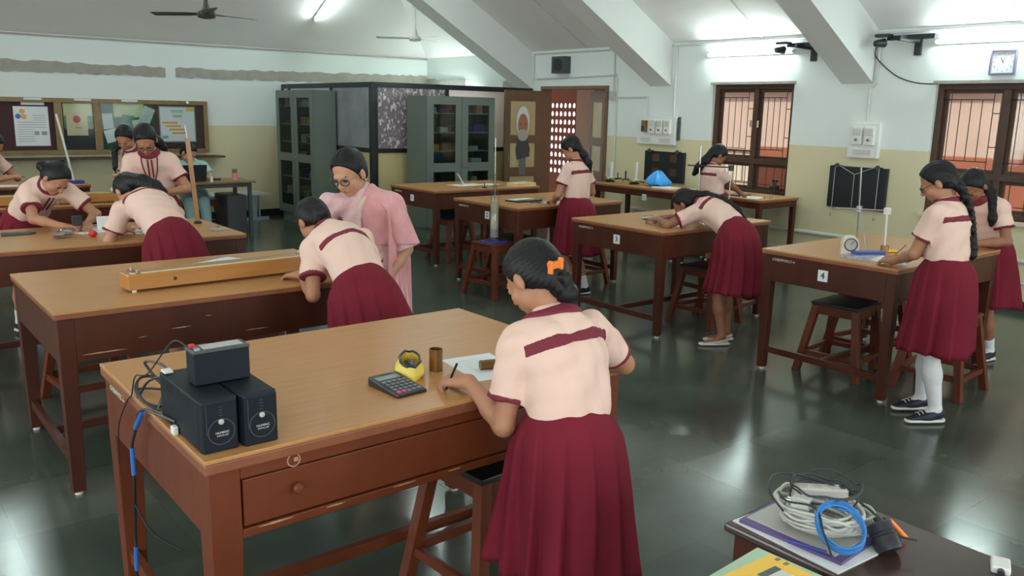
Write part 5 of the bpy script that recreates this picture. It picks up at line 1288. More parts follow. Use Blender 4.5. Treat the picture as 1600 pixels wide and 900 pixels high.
class Field:      # a distance field sampled on a grid, blended from simple solids, turned into one smooth skin
    def __init__(s, lo, hi, h):
        s.h = h; s.lo = np.array(lo) - 3 * h; n = np.ceil((np.array(hi) - s.lo) / h).astype(int) + 4; s.n = n
        s.g = np.full(tuple(n), 9.0, np.float32)
    def block(s, lo, hi, pad):
        a = np.maximum(0, np.floor((lo - pad - s.lo) / s.h).astype(int)); b = np.minimum(s.n, np.ceil((hi + pad - s.lo) / s.h).astype(int) + 1)
        if np.any(b <= a): return None
        ax = [s.lo[i] + s.h * np.arange(a[i], b[i]) for i in range(3)]
        return tuple(slice(a[i], b[i]) for i in range(3)), ax[0][:, None, None], ax[1][None, :, None], ax[2][None, None, :]
    def put(s, sl, d, k, mode):
        g = s.g[sl]; d = d.astype(np.float32)
        if mode == 'sub':
            if k > 0:
                h = np.clip(.5 - .5 * (g + d) / k, 0, 1); s.g[sl] = g * (1 - h) - d * h + k * h * (1 - h)
            else: s.g[sl] = np.maximum(g, -d)
        elif k > 0:
            h = np.clip(.5 + .5 * (g - d) / k, 0, 1); s.g[sl] = g * (1 - h) + d * h - k * h * (1 - h)
        else: s.g[sl] = np.minimum(g, d)
    def cone(s, a, b, ra, rb, k=.02, mode='add', cut=None):
        a = np.array(a, float); b = np.array(b, float); R = max(ra, rb)
        q = s.block(np.minimum(a, b) - R, np.maximum(a, b) + R, max(k, .02) + 2 * s.h)
        if q is None: return s
        sl, X, Y, Z = q; v = b - a; L = max(1e-9, v @ v)
        t = np.clip(((X - a[0]) * v[0] + (Y - a[1]) * v[1] + (Z - a[2]) * v[2]) / L, 0, 1)
        d = np.sqrt((X - a[0] - t * v[0]) ** 2 + (Y - a[1] - t * v[1]) ** 2 + (Z - a[2] - t * v[2]) ** 2) - (ra + (rb - ra) * t)
        if cut is not None:
            for (p, n) in cut: d = np.maximum(d, (X - p[0]) * n[0] + (Y - p[1]) * n[1] + (Z - p[2]) * n[2])
        s.put(sl, d, k, mode); return s
    def ell(s, c, fr, r, k=.02, mode='add'):     # fr: rows = unit axes, r: radii
        c = np.array(c, float); R = max(r)
        q = s.block(c - R, c + R, max(k, .02) + 2 * s.h)
        if q is None: return s
        sl, X, Y, Z = q; u = [((X - c[0]) * f[0] + (Y - c[1]) * f[1] + (Z - c[2]) * f[2]) for f in fr]
        k0 = np.sqrt(sum((u[i] / r[i]) ** 2 for i in range(3))); k1 = np.sqrt(sum((u[i] / r[i] ** 2) ** 2 for i in range(3)))
        s.put(sl, k0 * (k0 - 1) / np.maximum(k1, 1e-6), k, mode); return s
    def grid(s):
        ax = [s.lo[i] + s.h * np.arange(s.n[i]) for i in range(3)]
        return ax[0][:, None, None], ax[1][None, :, None], ax[2][None, None, :]
    def clip(s, p, n):        # keep the side the normal points away from
        X, Y, Z = s.grid(); s.g = np.maximum(s.g, ((X - p[0]) * n[0] + (Y - p[1]) * n[1] + (Z - p[2]) * n[2]).astype(np.float32)); return s
    def copy(s):
        c = Field.__new__(Field); c.h, c.lo, c.n, c.g = s.h, s.lo, s.n, s.g.copy(); return c
    def mesh(s, smooth=1, wrinkle=None):
        g = s.g; ins = g < 0; n = s.n
        c = np.zeros(tuple(n - 1), np.int8)
        for i in (0, 1):
            for j in (0, 1):
                for k in (0, 1): c += ins[i:n[0] - 1 + i, j:n[1] - 1 + j, k:n[2] - 1 + k]
        act = (c > 0) & (c < 8); idx = np.full(tuple(n - 1), -1, np.int64); I = np.argwhere(act)
        if len(I) == 0: return np.zeros((0, 3)), []
        idx[act] = np.arange(len(I)); acc = np.zeros((len(I), 3)); cnt = np.zeros(len(I))
        co = [(0, 0, 0), (1, 0, 0), (0, 1, 0), (1, 1, 0), (0, 0, 1), (1, 0, 1), (0, 1, 1), (1, 1, 1)]
        for a in range(8):
            for b in range(a + 1, 8):
                da = np.array(co[a]); db = np.array(co[b])
                if abs(da - db).sum() != 1: continue
                va = g[I[:, 0] + da[0], I[:, 1] + da[1], I[:, 2] + da[2]].astype(float); vb = g[I[:, 0] + db[0], I[:, 1] + db[1], I[:, 2] + db[2]].astype(float)
                m = (va < 0) != (vb < 0); t = np.where(m, va / np.where(m, va - vb, 1), 0)
                p = da + (db - da) * t[:, None]; acc[m] += p[m]; cnt[m] += 1
        v = I + acc / cnt[:, None]; F = []
        for axn in range(3):
            a1, a2 = [x for x in range(3) if x != axn]
            sA = [slice(1, n[i] - 1) for i in range(3)]; sA[axn] = slice(0, n[axn] - 1); sB = list(sA); sB[axn] = slice(1, n[axn])
            E = np.argwhere(ins[tuple(sA)] != ins[tuple(sB)])
            if len(E) == 0: continue
            E = E + np.array([0 if i == axn else 1 for i in range(3)])
            e1 = np.zeros(3, int); e1[a1] = 1; e2 = np.zeros(3, int); e2[a2] = 1
            q = [idx[tuple((E - o).T)] for o in (0 * e1, e1, e1 + e2, e2)]
            Q = np.stack(q, 1); fl = ins[tuple(E.T)]; fl = fl if axn != 1 else ~fl
            Q[~fl] = Q[~fl][:, ::-1]; F.append(Q)
        F = np.concatenate(F); v = v * s.h + s.lo
        for _ in range(smooth):
            sm = np.zeros_like(v); ct = np.zeros(len(v))
            for a, b in ((0, 1), (1, 2), (2, 3), (3, 0)):
                np.add.at(sm, F[:, a], v[F[:, b]]); np.add.at(sm, F[:, b], v[F[:, a]]); np.add.at(ct, F[:, a], 1); np.add.at(ct, F[:, b], 1)
            v = v * .45 + .55 * sm / np.maximum(ct, 1)[:, None]
        if wrinkle is not None: v = wrinkle(v, F)
        return v, F

def vnormals(v, F):
    nn = np.cross(v[F[:, 2]] - v[F[:, 0]], v[F[:, 3]] - v[F[:, 1]]); o = np.zeros_like(v)
    for k in range(4): np.add.at(o, F[:, k], nn)
    return o / np.maximum(1e-12, np.linalg.norm(o, axis=1))[:, None]
def skin_obj(name, v, F, m, parent, org):
    if len(v) == 0: return None
    me = bpy.data.meshes.new(name); v = (v - org).astype(np.float32); F = np.asarray(F, np.int32)
    me.vertices.add(len(v)); me.vertices.foreach_set('co', v.ravel()); me.loops.add(F.size); me.loops.foreach_set('vertex_index', F.ravel())
    me.polygons.add(len(F)); me.polygons.foreach_set('loop_start', np.arange(0, F.size, 4, dtype=np.int32)); me.polygons.foreach_set('loop_total', np.full(len(F), 4, np.int32))
    me.update(calc_edges=True); me.validate()
    me.polygons.foreach_set('use_smooth', np.ones(len(me.polygons), bool)); me.update()
    me.materials.append(M[m] if isinstance(m, str) else m)
    o = bpy.data.objects.new(name, me); COL.objects.link(o); o.parent = parent; return o
def cloth_folds(amp, seed, frq=1.0):
    rs = np.random.RandomState(seed); D_ = [(nrm(rs.normal(size=3)) * rs.uniform(18, 48) * frq, rs.uniform(0, 6)) for _ in range(7)]; Wp = [(nrm(rs.normal(size=3)) * 9, rs.uniform(0, 6)) for _ in range(3)]
    def f(v, F):
        n = vnormals(v, F); w = v + .02 * np.stack([np.sin(v @ d + p) for d, p in Wp], 1); t = 0
        for d, p in D_: t = t + np.abs(np.sin(w @ d + p)) ** 1.5 - .5
        return v + n * (amp * t / 4)[:, None]
    return f
def hair_folds(amp, fwd, side, up):
    def f(v, F):
        n = vnormals(v, F); c = v.mean(0); a = np.arctan2((v - c) @ side, (v - c) @ up)
        return v + n * (amp * (np.sin(a * 34) * .5 + np.sin(a * 61 + 9 * (v @ fwd)) * .5))[:, None]
    return f

def hand(Fd, wrist, dr, back, side, s, pose, voxk=.006):
    """palm and five fingers. dr: direction of the palm, back: outward normal of the back of the hand, side: +1 if thumb lies along cross(dr, back)"""
    dr = nrm(dr); back = nrm(back - dr * (back @ dr)); lat = np.cross(dr, back) * side
    pl = .078 * s; w = .034 * s
    k0 = wrist + dr * pl
    Fd.cone(wrist + dr * .008, wrist + dr * pl * .55, .020 * s, .019 * s, .02)
    for t in (-.72, -.25, .25, .72): Fd.cone(wrist + dr * .02 + lat * w * t * .6, k0 + lat * w * t, .0135 * s, .0115 * s, .012)
    lens = [(.68, .064), (.22, .073), (-.25, .068), (-.70, .053)]
    curls = {'flat': (.12, .15, .18, .2), 'relax': (.4, .5, .55, .6), 'write': (.75, .9, 1.15, 1.35), 'rest': (.25, .35, .45, .6), 'grip': (1.0, 1.1, 1.2, 1.25)}[pose]
    for (t, L), cu in zip(lens, curls):
        p = k0 + lat * w * t; a = cu * .55; L *= s
        for j, f in enumerate((.45, .32, .25)):
            d = nrm(dr * math.cos(a) - back * math.sin(a) + lat * .10 * t * (1 - j * .5)); q = p + d * L * f
            Fd.cone(p, q, (.0090 - .0010 * j) * s, (.0083 - .0010 * j) * s, .004); p = q; a += cu * (.75 if j == 0 else .55)
    b0 = wrist + dr * .022 * s + lat * .020 * s
    b1 = b0 + nrm(lat * .75 + dr * .75 - back * (.25 if pose == 'flat' else .5)) * .036 * s
    b2 = b1 + nrm(lat * .10 + dr * 1.0 - back * (.1 if pose == 'flat' else .45)) * .030 * s
    b3 = b2 + nrm(-lat * (.1 if pose == 'flat' else .45) + dr * .9 - back * .25) * .024 * s
    Fd.cone(b0, b1, .0135 * s, .0105 * s, .010); Fd.cone(b1, b2, .0100 * s, .0090 * s, .004); Fd.cone(b2, b3, .0090 * s, .0075 * s, .004)

def ik(sh, wr, l1, l2, hint):
    d = wr - sh; L = np.linalg.norm(d)
    if L > (l1 + l2) * .995: wr = sh + d / L * (l1 + l2) * .995; d = wr - sh; L = np.linalg.norm(d)
    a = (l1 * l1 - l2 * l2 + L * L) / (2 * L); h = math.sqrt(max(1e-8, l1 * l1 - a * a)); u = d / L
    hv = hint - sh; hv = hv - u * (hv @ u); hv = nrm(hv)
    return sh + u * a + hv * h, wr

def person(label, H, pel, nb, hd, face, by, arms, feet, vox=.0065, hem=.42, skin='skin', hair='bun', hairpts=None, hairtie=None, top='shirt', bottom='skirt', legs='bare', shoe='shoe_dark',
           glasses=False, stripe=True, bulge=.03, extra=None, seed=1, sleeve=.60, fold=.011, hemr=(.235, .20), hemc=None, trimcol='maroon_trim', waist_t=.24, flare=None, headsc=1.0, pleats=13, cuffs=True, stripe_t=.78, pleat_amp=1.0, collar_r=.080):
    s = H / 1.5; pel, nb, hd = A_(*pel), A_(*nb), A_(*hd); U = A_(0, 0, 1); org = A_(feet[0][0] * .5 + feet[1][0] * .5, feet[0][1] * .5 + feet[1][1] * .5, 0)
    root = thing('person', label, 'person', tuple(org)); up = nrm(nb - pel)
    byr = math.radians(by); F0 = A_(math.cos(byr), math.sin(byr), 0); L0 = A_(-math.sin(byr), math.cos(byr), 0)
    Lc = L0; Fc = nrm(np.cross(Lc, up)); Bk = -Fc     # Fc points to the chest side
    # spine curve
    ctrl = (pel + nb) / 2 + Bk * bulge * s * 2
    sp = lambda t: pel * (1 - t) ** 2 + ctrl * 2 * t * (1 - t) + nb * t * t
    tg = lambda t: nrm((ctrl - pel) * 2 * (1 - t) + (nb - ctrl) * 2 * t)
    def fr(t): u_ = nrm(tg(t) - L0 * (tg(t) @ L0)); return (np.cross(L0, u_), L0, u_)
    sh = {}
    for sd in ('l', 'r'):
        sg = 1 if sd == 'l' else -1; a = arms[sd]
        sh[sd] = A_(*a['s']) if 's' in a else sp(.93) + Lc * sg * .135 * s - tg(.95) * .035 * s + Fc * .01
    l1, l2 = .165 * H, .15 * H; el, wr = {}, {}
    for sd in ('l', 'r'):
        a = arms[sd]; el[sd], wr[sd] = ik(sh[sd], A_(*a['w']), l1, l2, A_(*a['e']))
    # ---- head frame
    fy, fp, frl = math.radians(face[0]), math.radians(face[1]), math.radians(face[2] if len(face) > 2 else 0)
    Hf = A_(math.cos(fy) * math.cos(fp), math.sin(fy) * math.cos(fp), -math.sin(fp)); Hl = A_(-math.sin(fy), math.cos(fy), 0); Hu = np.cross(Hf, Hl)
    Hl, Hu = Hl * math.cos(frl) + Hu * math.sin(frl), -Hl * math.sin(frl) + Hu * math.cos(frl)
    hs = s ** .6 * headsc; FR = (Hf, Hl, Hu); hp = lambda f, l, u: hd + (Hf * f + Hl * l + Hu * u) * hs
    # ---- legs
    legp = {}
    for sd, ft in zip(('l', 'r'), feet):
        sg = 1 if sd == 'l' else -1; hip = pel + L0 * sg * .085 * s - U * .03
        ank = A_(ft[0], ft[1], .075 if len(ft) < 4 else ft[3])
        kn, ank2 = ik(hip, ank, .252 * H, .248 * H, hip * .5 + ank * .5 + F0 * .4)
        legp[sd] = (hip, kn, ank2, math.radians(ft[2]))
    # ---- the body: one skin
    allp = [pel, nb, hd] + [sh[k] for k in sh] + [el[k] for k in el] + [wr[k] for k in wr] + [p for k in legp for p in legp[k][:3]]
    lo, hi = np.min(allp, 0) - .19 * s, np.max(allp, 0) + .19 * s; lo[2] = max(lo[2], -.01)
    B = Field(lo, hi, vox)
    B.ell(sp(.05), fr(.05), (.095 * s, .140 * s, .11 * s), .03); B.ell(sp(.4), fr(.4), (.085 * s, .115 * s, .12 * s), .04); B.ell(sp(.72), fr(.72), (.090 * s, .130 * s, .12 * s), .04)
    B.cone(sh['l'] * .8 + sp(.9) * .2, sh['r'] * .8 + sp(.9) * .2, .045 * s, .045 * s, .04)
    B.cone(nb - tg(1) * .02, hp(-.015, 0, -.05), .046 * s, .043 * s, .02)
    for sd in ('l', 'r'):
        hip, kn, an, fa = legp[sd]; d = A_(math.cos(fa), math.sin(fa), 0)
        B.cone(hip, kn, .072 * s, .050 * s, .03); B.cone(kn, kn * .55 + an * .45, .047 * s, .049 * s, .02); B.cone(kn * .6 + an * .4, an, .048 * s, .031 * s, .02)
        B.cone(an, an - U * .034 + d * .05, .029, .022, .012); B.cone(an - U * .038 - d * .015, an - U * .050 + d * .13 * s, .022, .016, .012)
        a = arms[sd]
        B.cone(sh[sd], el[sd], .044 * s, .034 * s, .03); B.cone(el[sd], el[sd] * .62 + wr[sd] * .38, .035 * s, .033 * s, .015); B.cone(el[sd] * .65 + wr[sd] * .35, wr[sd], .033 * s, .0225 * s, .015)
        hdr = A_(*a['h']) if 'h' in a else wr[sd] - el[sd]; bk = A_(*a['b']) if 'b' in a else U
        crs = np.cross(nrm(hdr), nrm(bk - nrm(hdr) * (nrm(bk - 0) @ nrm(hdr)) * 0)); sgn = 1 if sd == 'l' else -1
        # palms down: the left thumb points to the person's right
        tside = 1 if (np.cross(nrm(hdr), bk) @ (-Lc * sgn)) > 0 else -1
        hand(B, wr[sd], hdr, bk, tside, s ** .5, a.get('p', 'relax'))
    # head
    B.ell(hp(-.012, 0, .028), FR, (.092 * hs, .074 * hs, .085 * hs), .012); B.ell(hp(.022, 0, -.030), FR, (.066 * hs, .056 * hs, .076 * hs), .02)
    B.cone(hp(.030, -.030, -.055), hp(.030, .030, -.055), .028 * hs, .028 * hs, .02); B.cone(hp(.062, 0, -.088), hp(.055, 0, -.088), .017 * hs, .02 * hs, .02)
    B.cone(hp(.078, -.026, .020), hp(.078, .026, .020), .012 * hs, .012 * hs, .010)
    for g_ in (-1, 1):
        B.cone(hp(.060, g_ * .033, -.028), hp(.055, g_ * .036, -.030), .022 * hs, .022 * hs, .015)
        B.ell(hp(.092, g_ * .030, .002), FR, (.014 * hs, .015 * hs, .009 * hs), .008, 'sub')
        B.ell(hp(-.004, g_ * .078, -.010), FR, (.018 * hs, .012 * hs, .030 * hs), .004)
        B.ell(hp(.079, g_ * .0305, .001), FR, (.011 * hs, .013 * hs, .0095 * hs), .002)
    B.cone(hp(.084, 0, .010), hp(.103, 0, -.026), .0075 * hs, .0110 * hs, .008); B.cone(hp(.092, -.011, -.031), hp(.092, .011, -.031), .0075 * hs, .0075 * hs, .006)
    B.cone(hp(.081, -.016, -.054), hp(.081, .016, -.054), .0085 * hs, .0085 * hs, .006); B.cone(hp(.079, -.013, -.063), hp(.079, .013, -.063), .0080 * hs, .0080 * hs, .005)
    v, F = B.mesh(1); skin_obj('body', v, F, skin, root, org)
    # small face parts
    for g_ in (-1, 1):
        e_ = MB().ball((0, 0, 0), 1, 8, (1, 1, 1)); mt = Matrix(((Hf[0], Hl[0], Hu[0]), (Hf[1], Hl[1], Hu[1]), (Hf[2], Hl[2], Hu[2])))
        def place(c, r3, nm, m_):
            mb = MB().ball((0, 0, 0), 1, 8); cc = Vector(hp(*c)); mb.v = [tuple(cc + mt @ Vector((x * r3[0] * hs, y * r3[1] * hs, z * r3[2] * hs))) for x, y, z in mb.v]
            mb.build(nm, m_, root, smooth=True)
        place((.0835, g_ * .0305, -.001), (.0070, .0115, .0034), 'eye', 'iris')
        place((.0845, g_ * .0305, .0035), (.0075, .0140, .0022), 'eyelash', 'hair')
        pts = [hp(.086 - .010 * (k / 3) ** 2, g_ * (.014 + .010 * k), .0215 + .003 * math.sin(k)) for k in range(4)]
        MB().tube([tuple(p) for p in pts], [.0018 * hs, .0030 * hs, .0026 * hs, .001 * hs], 6).build('eyebrow', 'hair', root, smooth=True)
    place((.0865, 0, -.0545), (.0045, .019, .0038), 'lip', 'lips'); place((.0845, 0, -.062), (.005, .015, .0042), 'lip', 'lips')
    if glasses:
        gp = thing_child('glasses', root, tuple(hp(.095, 0, .0)))
        for g_ in (-1, 1):
            ring = [tuple(hp(.100 - .010 * (math.cos(a_) * g_ * .5 + .5) * (1 if g_ > 0 else 1), g_ * .031 + .0235 * math.cos(a_), -.002 + .0175 * math.sin(a_))) for a_ in [2 * PI * k / 18 for k in range(19)]]
            MB().tube(ring, (.0026 if glasses == 'light' else .0018) * hs, 6).build('rim', 'black_plastic', gp, smooth=True)
            MB().add(ring[:18], [tuple(range(18))]).build('lens', 'spectacle', gp)
            MB().tube([tuple(hp(.094, g_ * .054, .003)), tuple(hp(.05, g_ * .076, .006)), tuple(hp(-.008, g_ * .080, .006)), tuple(hp(-.02, g_ * .079, -.006))], .0017 * hs, 6).build('temple', 'steel' if glasses == 'light' else 'black_plastic', gp, smooth=True)
        MB().tube([tuple(hp(.098, -.009, .002)), tuple(hp(.101, 0, .005)), tuple(hp(.098, .009, .002))], .0016 * hs, 6).build('bridge', 'black_plastic', gp, smooth=True)
    # ---- hair
    hv = max(.005, vox * .85)
    pts = [hd]; 
    if hairpts: pts += [A_(*p[:3]) for p in hairpts]
    Hh = Field(np.min(pts, 0) - .17 * hs, np.max(pts, 0) + .17 * hs, hv)
    Hh.ell(hp(-.014, 0, .030), FR, (.104 * hs, .083 * hs, .096 * hs), .01); Hh.ell(hp(-.045, 0, -.015), FR, (.062 * hs, .072 * hs, .072 * hs), .02)
    n_ = nrm(Hf * .865 - Hu * .5); Hh.clip(hp(.066, 0, .079), n_)
    n2_ = nrm(Hf * .53 - Hu * .85); Hh.clip(hp(0, 0, -.034), n2_)
    Hh.cone(hp(.085, 0, .10), hp(-.03, 0, .134), .006 * hs, .006 * hs, .006, 'sub')
    if hair == 'bun':
        c = A_(*hairpts[0][:3]) if hairpts else hp(-.115, 0, -.02); rb = hairpts[0][3] if hairpts else .042
        Hh.ell(c, FR, (rb * .9, rb * 1.1, rb), .02)
        Hh.cone(hp(-.08, 0, 0), c, .045 * hs, .035 * hs, .02)
    if hair in ('tail', 'braid', 'loose'):
        P_ = [(*p[:3], p[3]) for p in hairpts]
        if hair == 'braid':
            Q = catmull([p[:3] for p in P_], 3 if vox < .008 else 6); n = len(Q)
            for i in range(n - 1):
                r_ = P_[min(len(P_) - 1, int(i / n * len(P_)))][3]
                sdv = Hl * ((-1) ** i) * r_ * .50
                Hh.ell(A_(*Q[i]) + sdv, (nrm(A_(*Q[i + 1]) - A_(*Q[i])), Hl, nrm(np.cross(nrm(A_(*Q[i + 1]) - A_(*Q[i])), Hl))), (r_ * .95, r_ * .72, r_ * .80), .003)
        else:
            for p, q in zip(P_[:-1], P_[1:]):
                Hh.cone(p[:3], q[:3], p[3], q[3], .02)
                rs = np.random.RandomState(seed + int(1000 * p[3]))
                for k in range(5 if hair == 'loose' else 3):
                    o1 = nrm(rs.normal(size=3)) * p[3] * .75; o2 = nrm(o1 + rs.normal(size=3) * .4 * np.linalg.norm(o1)) * q[3] * .85
                    Hh.cone(A_(*p[:3]) + o1, A_(*q[:3]) + o2, p[3] * .38, q[3] * .34, .006)
    v, F = Hh.mesh(1, hair_folds(.0014, Hf, Hl, Hu)); skin_obj('hair', v, F, 'hair', root, org)
    if hairtie:
        c = A_(*hairtie[:3]); 
        MB().ball(tuple(c), hairtie[3], 8, (1, 1, .8)).build('hair_tie', hairtie[4], root, smooth=True)
    # ---- shirt
    allp = [sp(waist_t), nb] + [sh[k] for k in sh] + [el[k] for k in el]
    S = Field(np.min(allp, 0) - .2 * s, np.max(allp, 0) + .2 * s, vox)
    tp = 1.0 if top == 'shirt' else 1.06
    S.ell(sp(.26), fr(.26), (.108 * s * tp, .140 * s * tp, .12 * s), .04); S.ell(sp(.50), fr(.50), (.110 * s * tp, .142 * s * tp, .13 * s), .05); S.ell(sp(.74), fr(.74), (.108 * s, .152 * s, .125 * s), .05)
    S.cone(sh['l'] + tg(1) * .004, sh['r'] + tg(1) * .004, .056 * s, .056 * s, .05); S.cone(sp(.9), nb + tg(1) * .005, .07 * s, .058 * s, .04)
    sl_cut = {}
    for sd in ('l', 'r'):
        a = el[sd] - sh[sd]; end = sh[sd] + a * sleeve; n = nrm(a); sl_cut[sd] = (end, n)
        S.cone(sh[sd], sh[sd] + a * (sleeve + .25), .056 * s, .066 * s, .03, cut=[(end, n)])
    nd = nrm(hp(-.015, 0, -.05) - nb); S.cone(nb + nd * .092 * s, nb + nd * .35, .072 * s, .072 * s, 0, 'sub')
    wl = sp(waist_t - .06); S.clip(wl, -tg(waist_t))
    base = S.copy()
    if top == 'shirt': wr_f = cloth_folds(fold, seed)
    else: wr_f = cloth_folds(fold * 1.4, seed)
    v, F = S.mesh(1, wr_f); skin_obj('shirt' if top == 'shirt' or top == 'mint_cloth' else 'tunic', v, F, top, root, org)
    def overlay(nm, d, cuts, m_, sm=1):
        o = base.copy(); X, Y, Z = o.grid(); o.g = o.g - d
        for (p, n) in cuts: o.clip(p, n)
        # only a skin-deep shell, so that it lies on the cloth
        o.g = np.maximum(o.g, -(base.g + .016)); v, F = o.mesh(sm, wr_f)
        if len(v): skin_obj(nm, v, F, m_, root, org)
    if top == 'shirt':
        if stripe:
            c0 = sp(stripe_t); u_ = fr(stripe_t)[2]; overlay('back_stripe', .0035, [(c0 + u_ * .017 * s, u_), (c0 - u_ * .017 * s, -u_), (c0 - Fc * .010, Fc), (c0 + Lc * .160 * s, Lc), (c0 - Lc * .160 * s, -Lc)], trimcol)
        # collar: the band of cloth lying round the neck
        o = base.copy(); X, Y, Z = o.grid(); o.g = o.g - .006
        c = nb + nd * .012 + Fc * .008; dist = np.sqrt(((X - c[0])) ** 2 + ((Y - c[1])) ** 2 + ((Z - c[2])) ** 2) - collar_r * s
        o.g = np.maximum(o.g, dist.astype(np.float32)); o.clip(nb + nd * .030 * s, nd)
        cc = Field.__new__(Field); cc.h, cc.lo, cc.n = o.h, o.lo, o.n; cc.g = np.full(tuple(o.n), 9.0, np.float32)
        cc.cone(nb - nd * .01, nb + nd * .030 * s, .062 * s, .054 * s, 0); cc.clip(nb + nd * .030 * s, nd)
        o.g = np.minimum(o.g, cc.g)
        ck = Field.__new__(Field); ck.h, ck.lo, ck.n = o.h, o.lo, o.n; ck.g = np.full(tuple(o.n), 9.0, np.float32)
        ck.cone(nb + nd * .015, nb + nd * .12, .048 * s, .048 * s, 0); o.g = np.maximum(o.g, -ck.g); o.g = np.maximum(o.g, -(base.g + .02))
        v, F = o.mesh(1, wr_f); skin_obj('collar', v, F, trimcol, root, org)
        for sd in ('l', 'r'):
            end, n = sl_cut[sd]
            q = Field.__new__(Field); q.h, q.lo, q.n = base.h, base.lo, base.n; q.g = np.full(tuple(base.n), 9.0, np.float32)
            a = el[sd] - sh[sd]; q.cone(sh[sd], sh[sd] + a * (sleeve + .25), (.0588) * s, .0690 * s, 0, cut=[(end + n * .002, n), (end - n * .013 * s, -n)])
            v, F = q.mesh(1, wr_f)
            if len(v) and cuffs: skin_obj('sleeve_cuff', v, F, trimcol, root, org)
    # ---- skirt
    if bottom in ('skirt', 'tunic_skirt'):
        Wt = sp(waist_t + .02); t0 = tg(waist_t); hc = A_(*hemc) if hemc is not None else A_(org[0], org[1], 0) * .6 + A_(pel[0], pel[1], 0) * .4
        hc = A_(hc[0], hc[1], hem); seat = pel - F0 * .02 * s - U * .03 * s
        rows = 26; N = pleats * 14; vs = []; Fo = []
        fw0 = fr(waist_t)[0]; wave = cloth_folds(0, seed)
        rs = np.random.RandomState(seed + 5); ph = rs.uniform(0, 6, 4)
        for i in range(rows + 1):
            t = i / rows; w0, w1, w2 = (1 - t) ** 2, 2 * t * (1 - t), t * t
            c = Wt * w0 + (seat) * w1 + hc * w2 if t > 0 else Wt
            k = min(1, t / .45); k = k * k * (3 - 2 * k); upv = nrm(t0 * (1 - k) + U * k); lv = nrm(L0 - upv * (L0 @ upv)); fv = np.cross(lv, upv)
            rl = (.124 + .046 * min(1, t / .22) ** .8) * s * (1 - t) ** .15 if t < 1 else 0
            h_ = max(0, (t - .12) / .88)
            rlat = (.126 + .045 * math.sin(min(1, t / .3) * PI / 2)) * s + (hemr[0] - .171 * s) * h_
            rfor = (.104 + .052 * math.sin(min(1, t / .3) * PI / 2)) * s + (hemr[1] - .156 * s) * h_
            amp = .002 + (.115 * h_ ** .7) * pleat_amp
            for j in range(N):
                a = 2 * PI * j / N; u = (a / (2 * PI) * pleats + .10 * math.sin(2 * a + ph[0]) + .08 * math.sin(3 * a + ph[1]) * t) % 1.0
                saw = (u / .82 if u < .88 else (1 - u) / .12) - .5
                sm_ = saw * (1 - .35 * math.cos(5 * a + ph[2]) * t) + .5 * t * math.sin(4 * a + ph[3] + 1.5 * t)
                rr = 1 + amp * sm_ * 1.5
                p = c + lv * math.sin(a) * rlat * rr + fv * math.cos(a) * rfor * rr
                if i == rows: p = p + U * .008 * math.sin(3 * a + ph[1])
                vs.append(p)
        vs = np.array(vs)
        ii, jj = np.meshgrid(np.arange(rows), np.arange(N), indexing='ij'); a_ = ii * N + jj; b_ = ii * N + (jj + 1) % N
        Fo = np.stack([a_, a_ + N, b_ + N, b_], -1).reshape(-1, 4)
        # inner side of the cloth, 3 mm in, closed along the hem
        cen = np.repeat(vs.reshape(rows + 1, N, 3).mean(1), N, 0); inn = vs + (cen - vs) / np.maximum(1e-6, np.linalg.norm(cen - vs, axis=1))[:, None] * .003
        n0 = len(vs); Fi = Fo[:, ::-1] + n0; j = np.arange(N); hb = rows * N
        Fh = np.stack([hb + j, hb + j + n0, hb + (j + 1) % N + n0, hb + (j + 1) % N], -1)
        skin_obj('skirt' if bottom == 'skirt' else 'tunic_skirt', np.concatenate([vs, inn]), np.concatenate([Fo, Fi, Fh]), extra.get('skirt_mat', 'maroon') if extra else 'maroon', root, org)
    if bottom == 'trousers':
        Tr = Field(np.min([pel] + [legp[k][i] for k in legp for i in range(3)], 0) - .16, np.max([pel] + [legp[k][i] for k in legp for i in range(3)], 0) + .16, vox)
        Tr.ell(pel, fr(.05), (.12 * s, .15 * s, .12 * s), .03)
        for sd in ('l', 'r'): hip, kn, an, fa = legp[sd]; Tr.cone(hip, kn, .09 * s, .07 * s, .04); Tr.cone(kn, an, .07 * s, .055 * s, .02, cut=[(an, nrm(an - kn))])
        v, F = Tr.mesh(1, cloth_folds(.006, seed)); skin_obj('trousers', v, F, 'light_trousers', root, org)
    # ---- socks and shoes
    for sd in ('l', 'r'):
        hip, kn, an, fa = legp[sd]; d = A_(math.cos(fa), math.sin(fa), 0)
        lo_ = np.minimum(np.minimum(kn, an), an + d * .2) - .09; hi_ = np.maximum(np.maximum(kn, an), an + d * .2) + .09; lo_[2] = max(-.02, lo_[2])
        if legs != 'bare':
            tt = {'knee': .0, 'ankle': .72}[legs]; K_ = Field(lo_, hi_, .006); pn = nrm(kn - an); top_ = kn + (an - kn) * tt
            K_.cone(kn, kn * .55 + an * .45, .0505 * s, .053 * s, .02); K_.cone(kn * .6 + an * .4, an, .052 * s, .035 * s, .02); K_.cone(an, an - U * .03 + d * .04, .034, .030, .015)
            K_.clip(top_, pn); v, F = K_.mesh(1); skin_obj('sock', v, F, 'sock', root, org)
        K_ = Field(lo_, hi_, .006); z0 = an[2] - .07
        K_.cone(an - U * .022 - d * .015, an - U * .034 + d * .07, .041, .038, .02); K_.cone(an - U * .045 + d * .05, an - U * .052 + d * .155 * s, .037, .026, .02)
        K_.clip(A_(0, 0, z0 + .014), -U); K_.clip(an + U * (.006 if shoe == 'shoe_dark' else -.030), nrm(U * 1 + d * (.30 if shoe == 'shoe_dark' else .15)))
        v, F = K_.mesh(1); skin_obj('shoe', v, F, shoe, root, org)
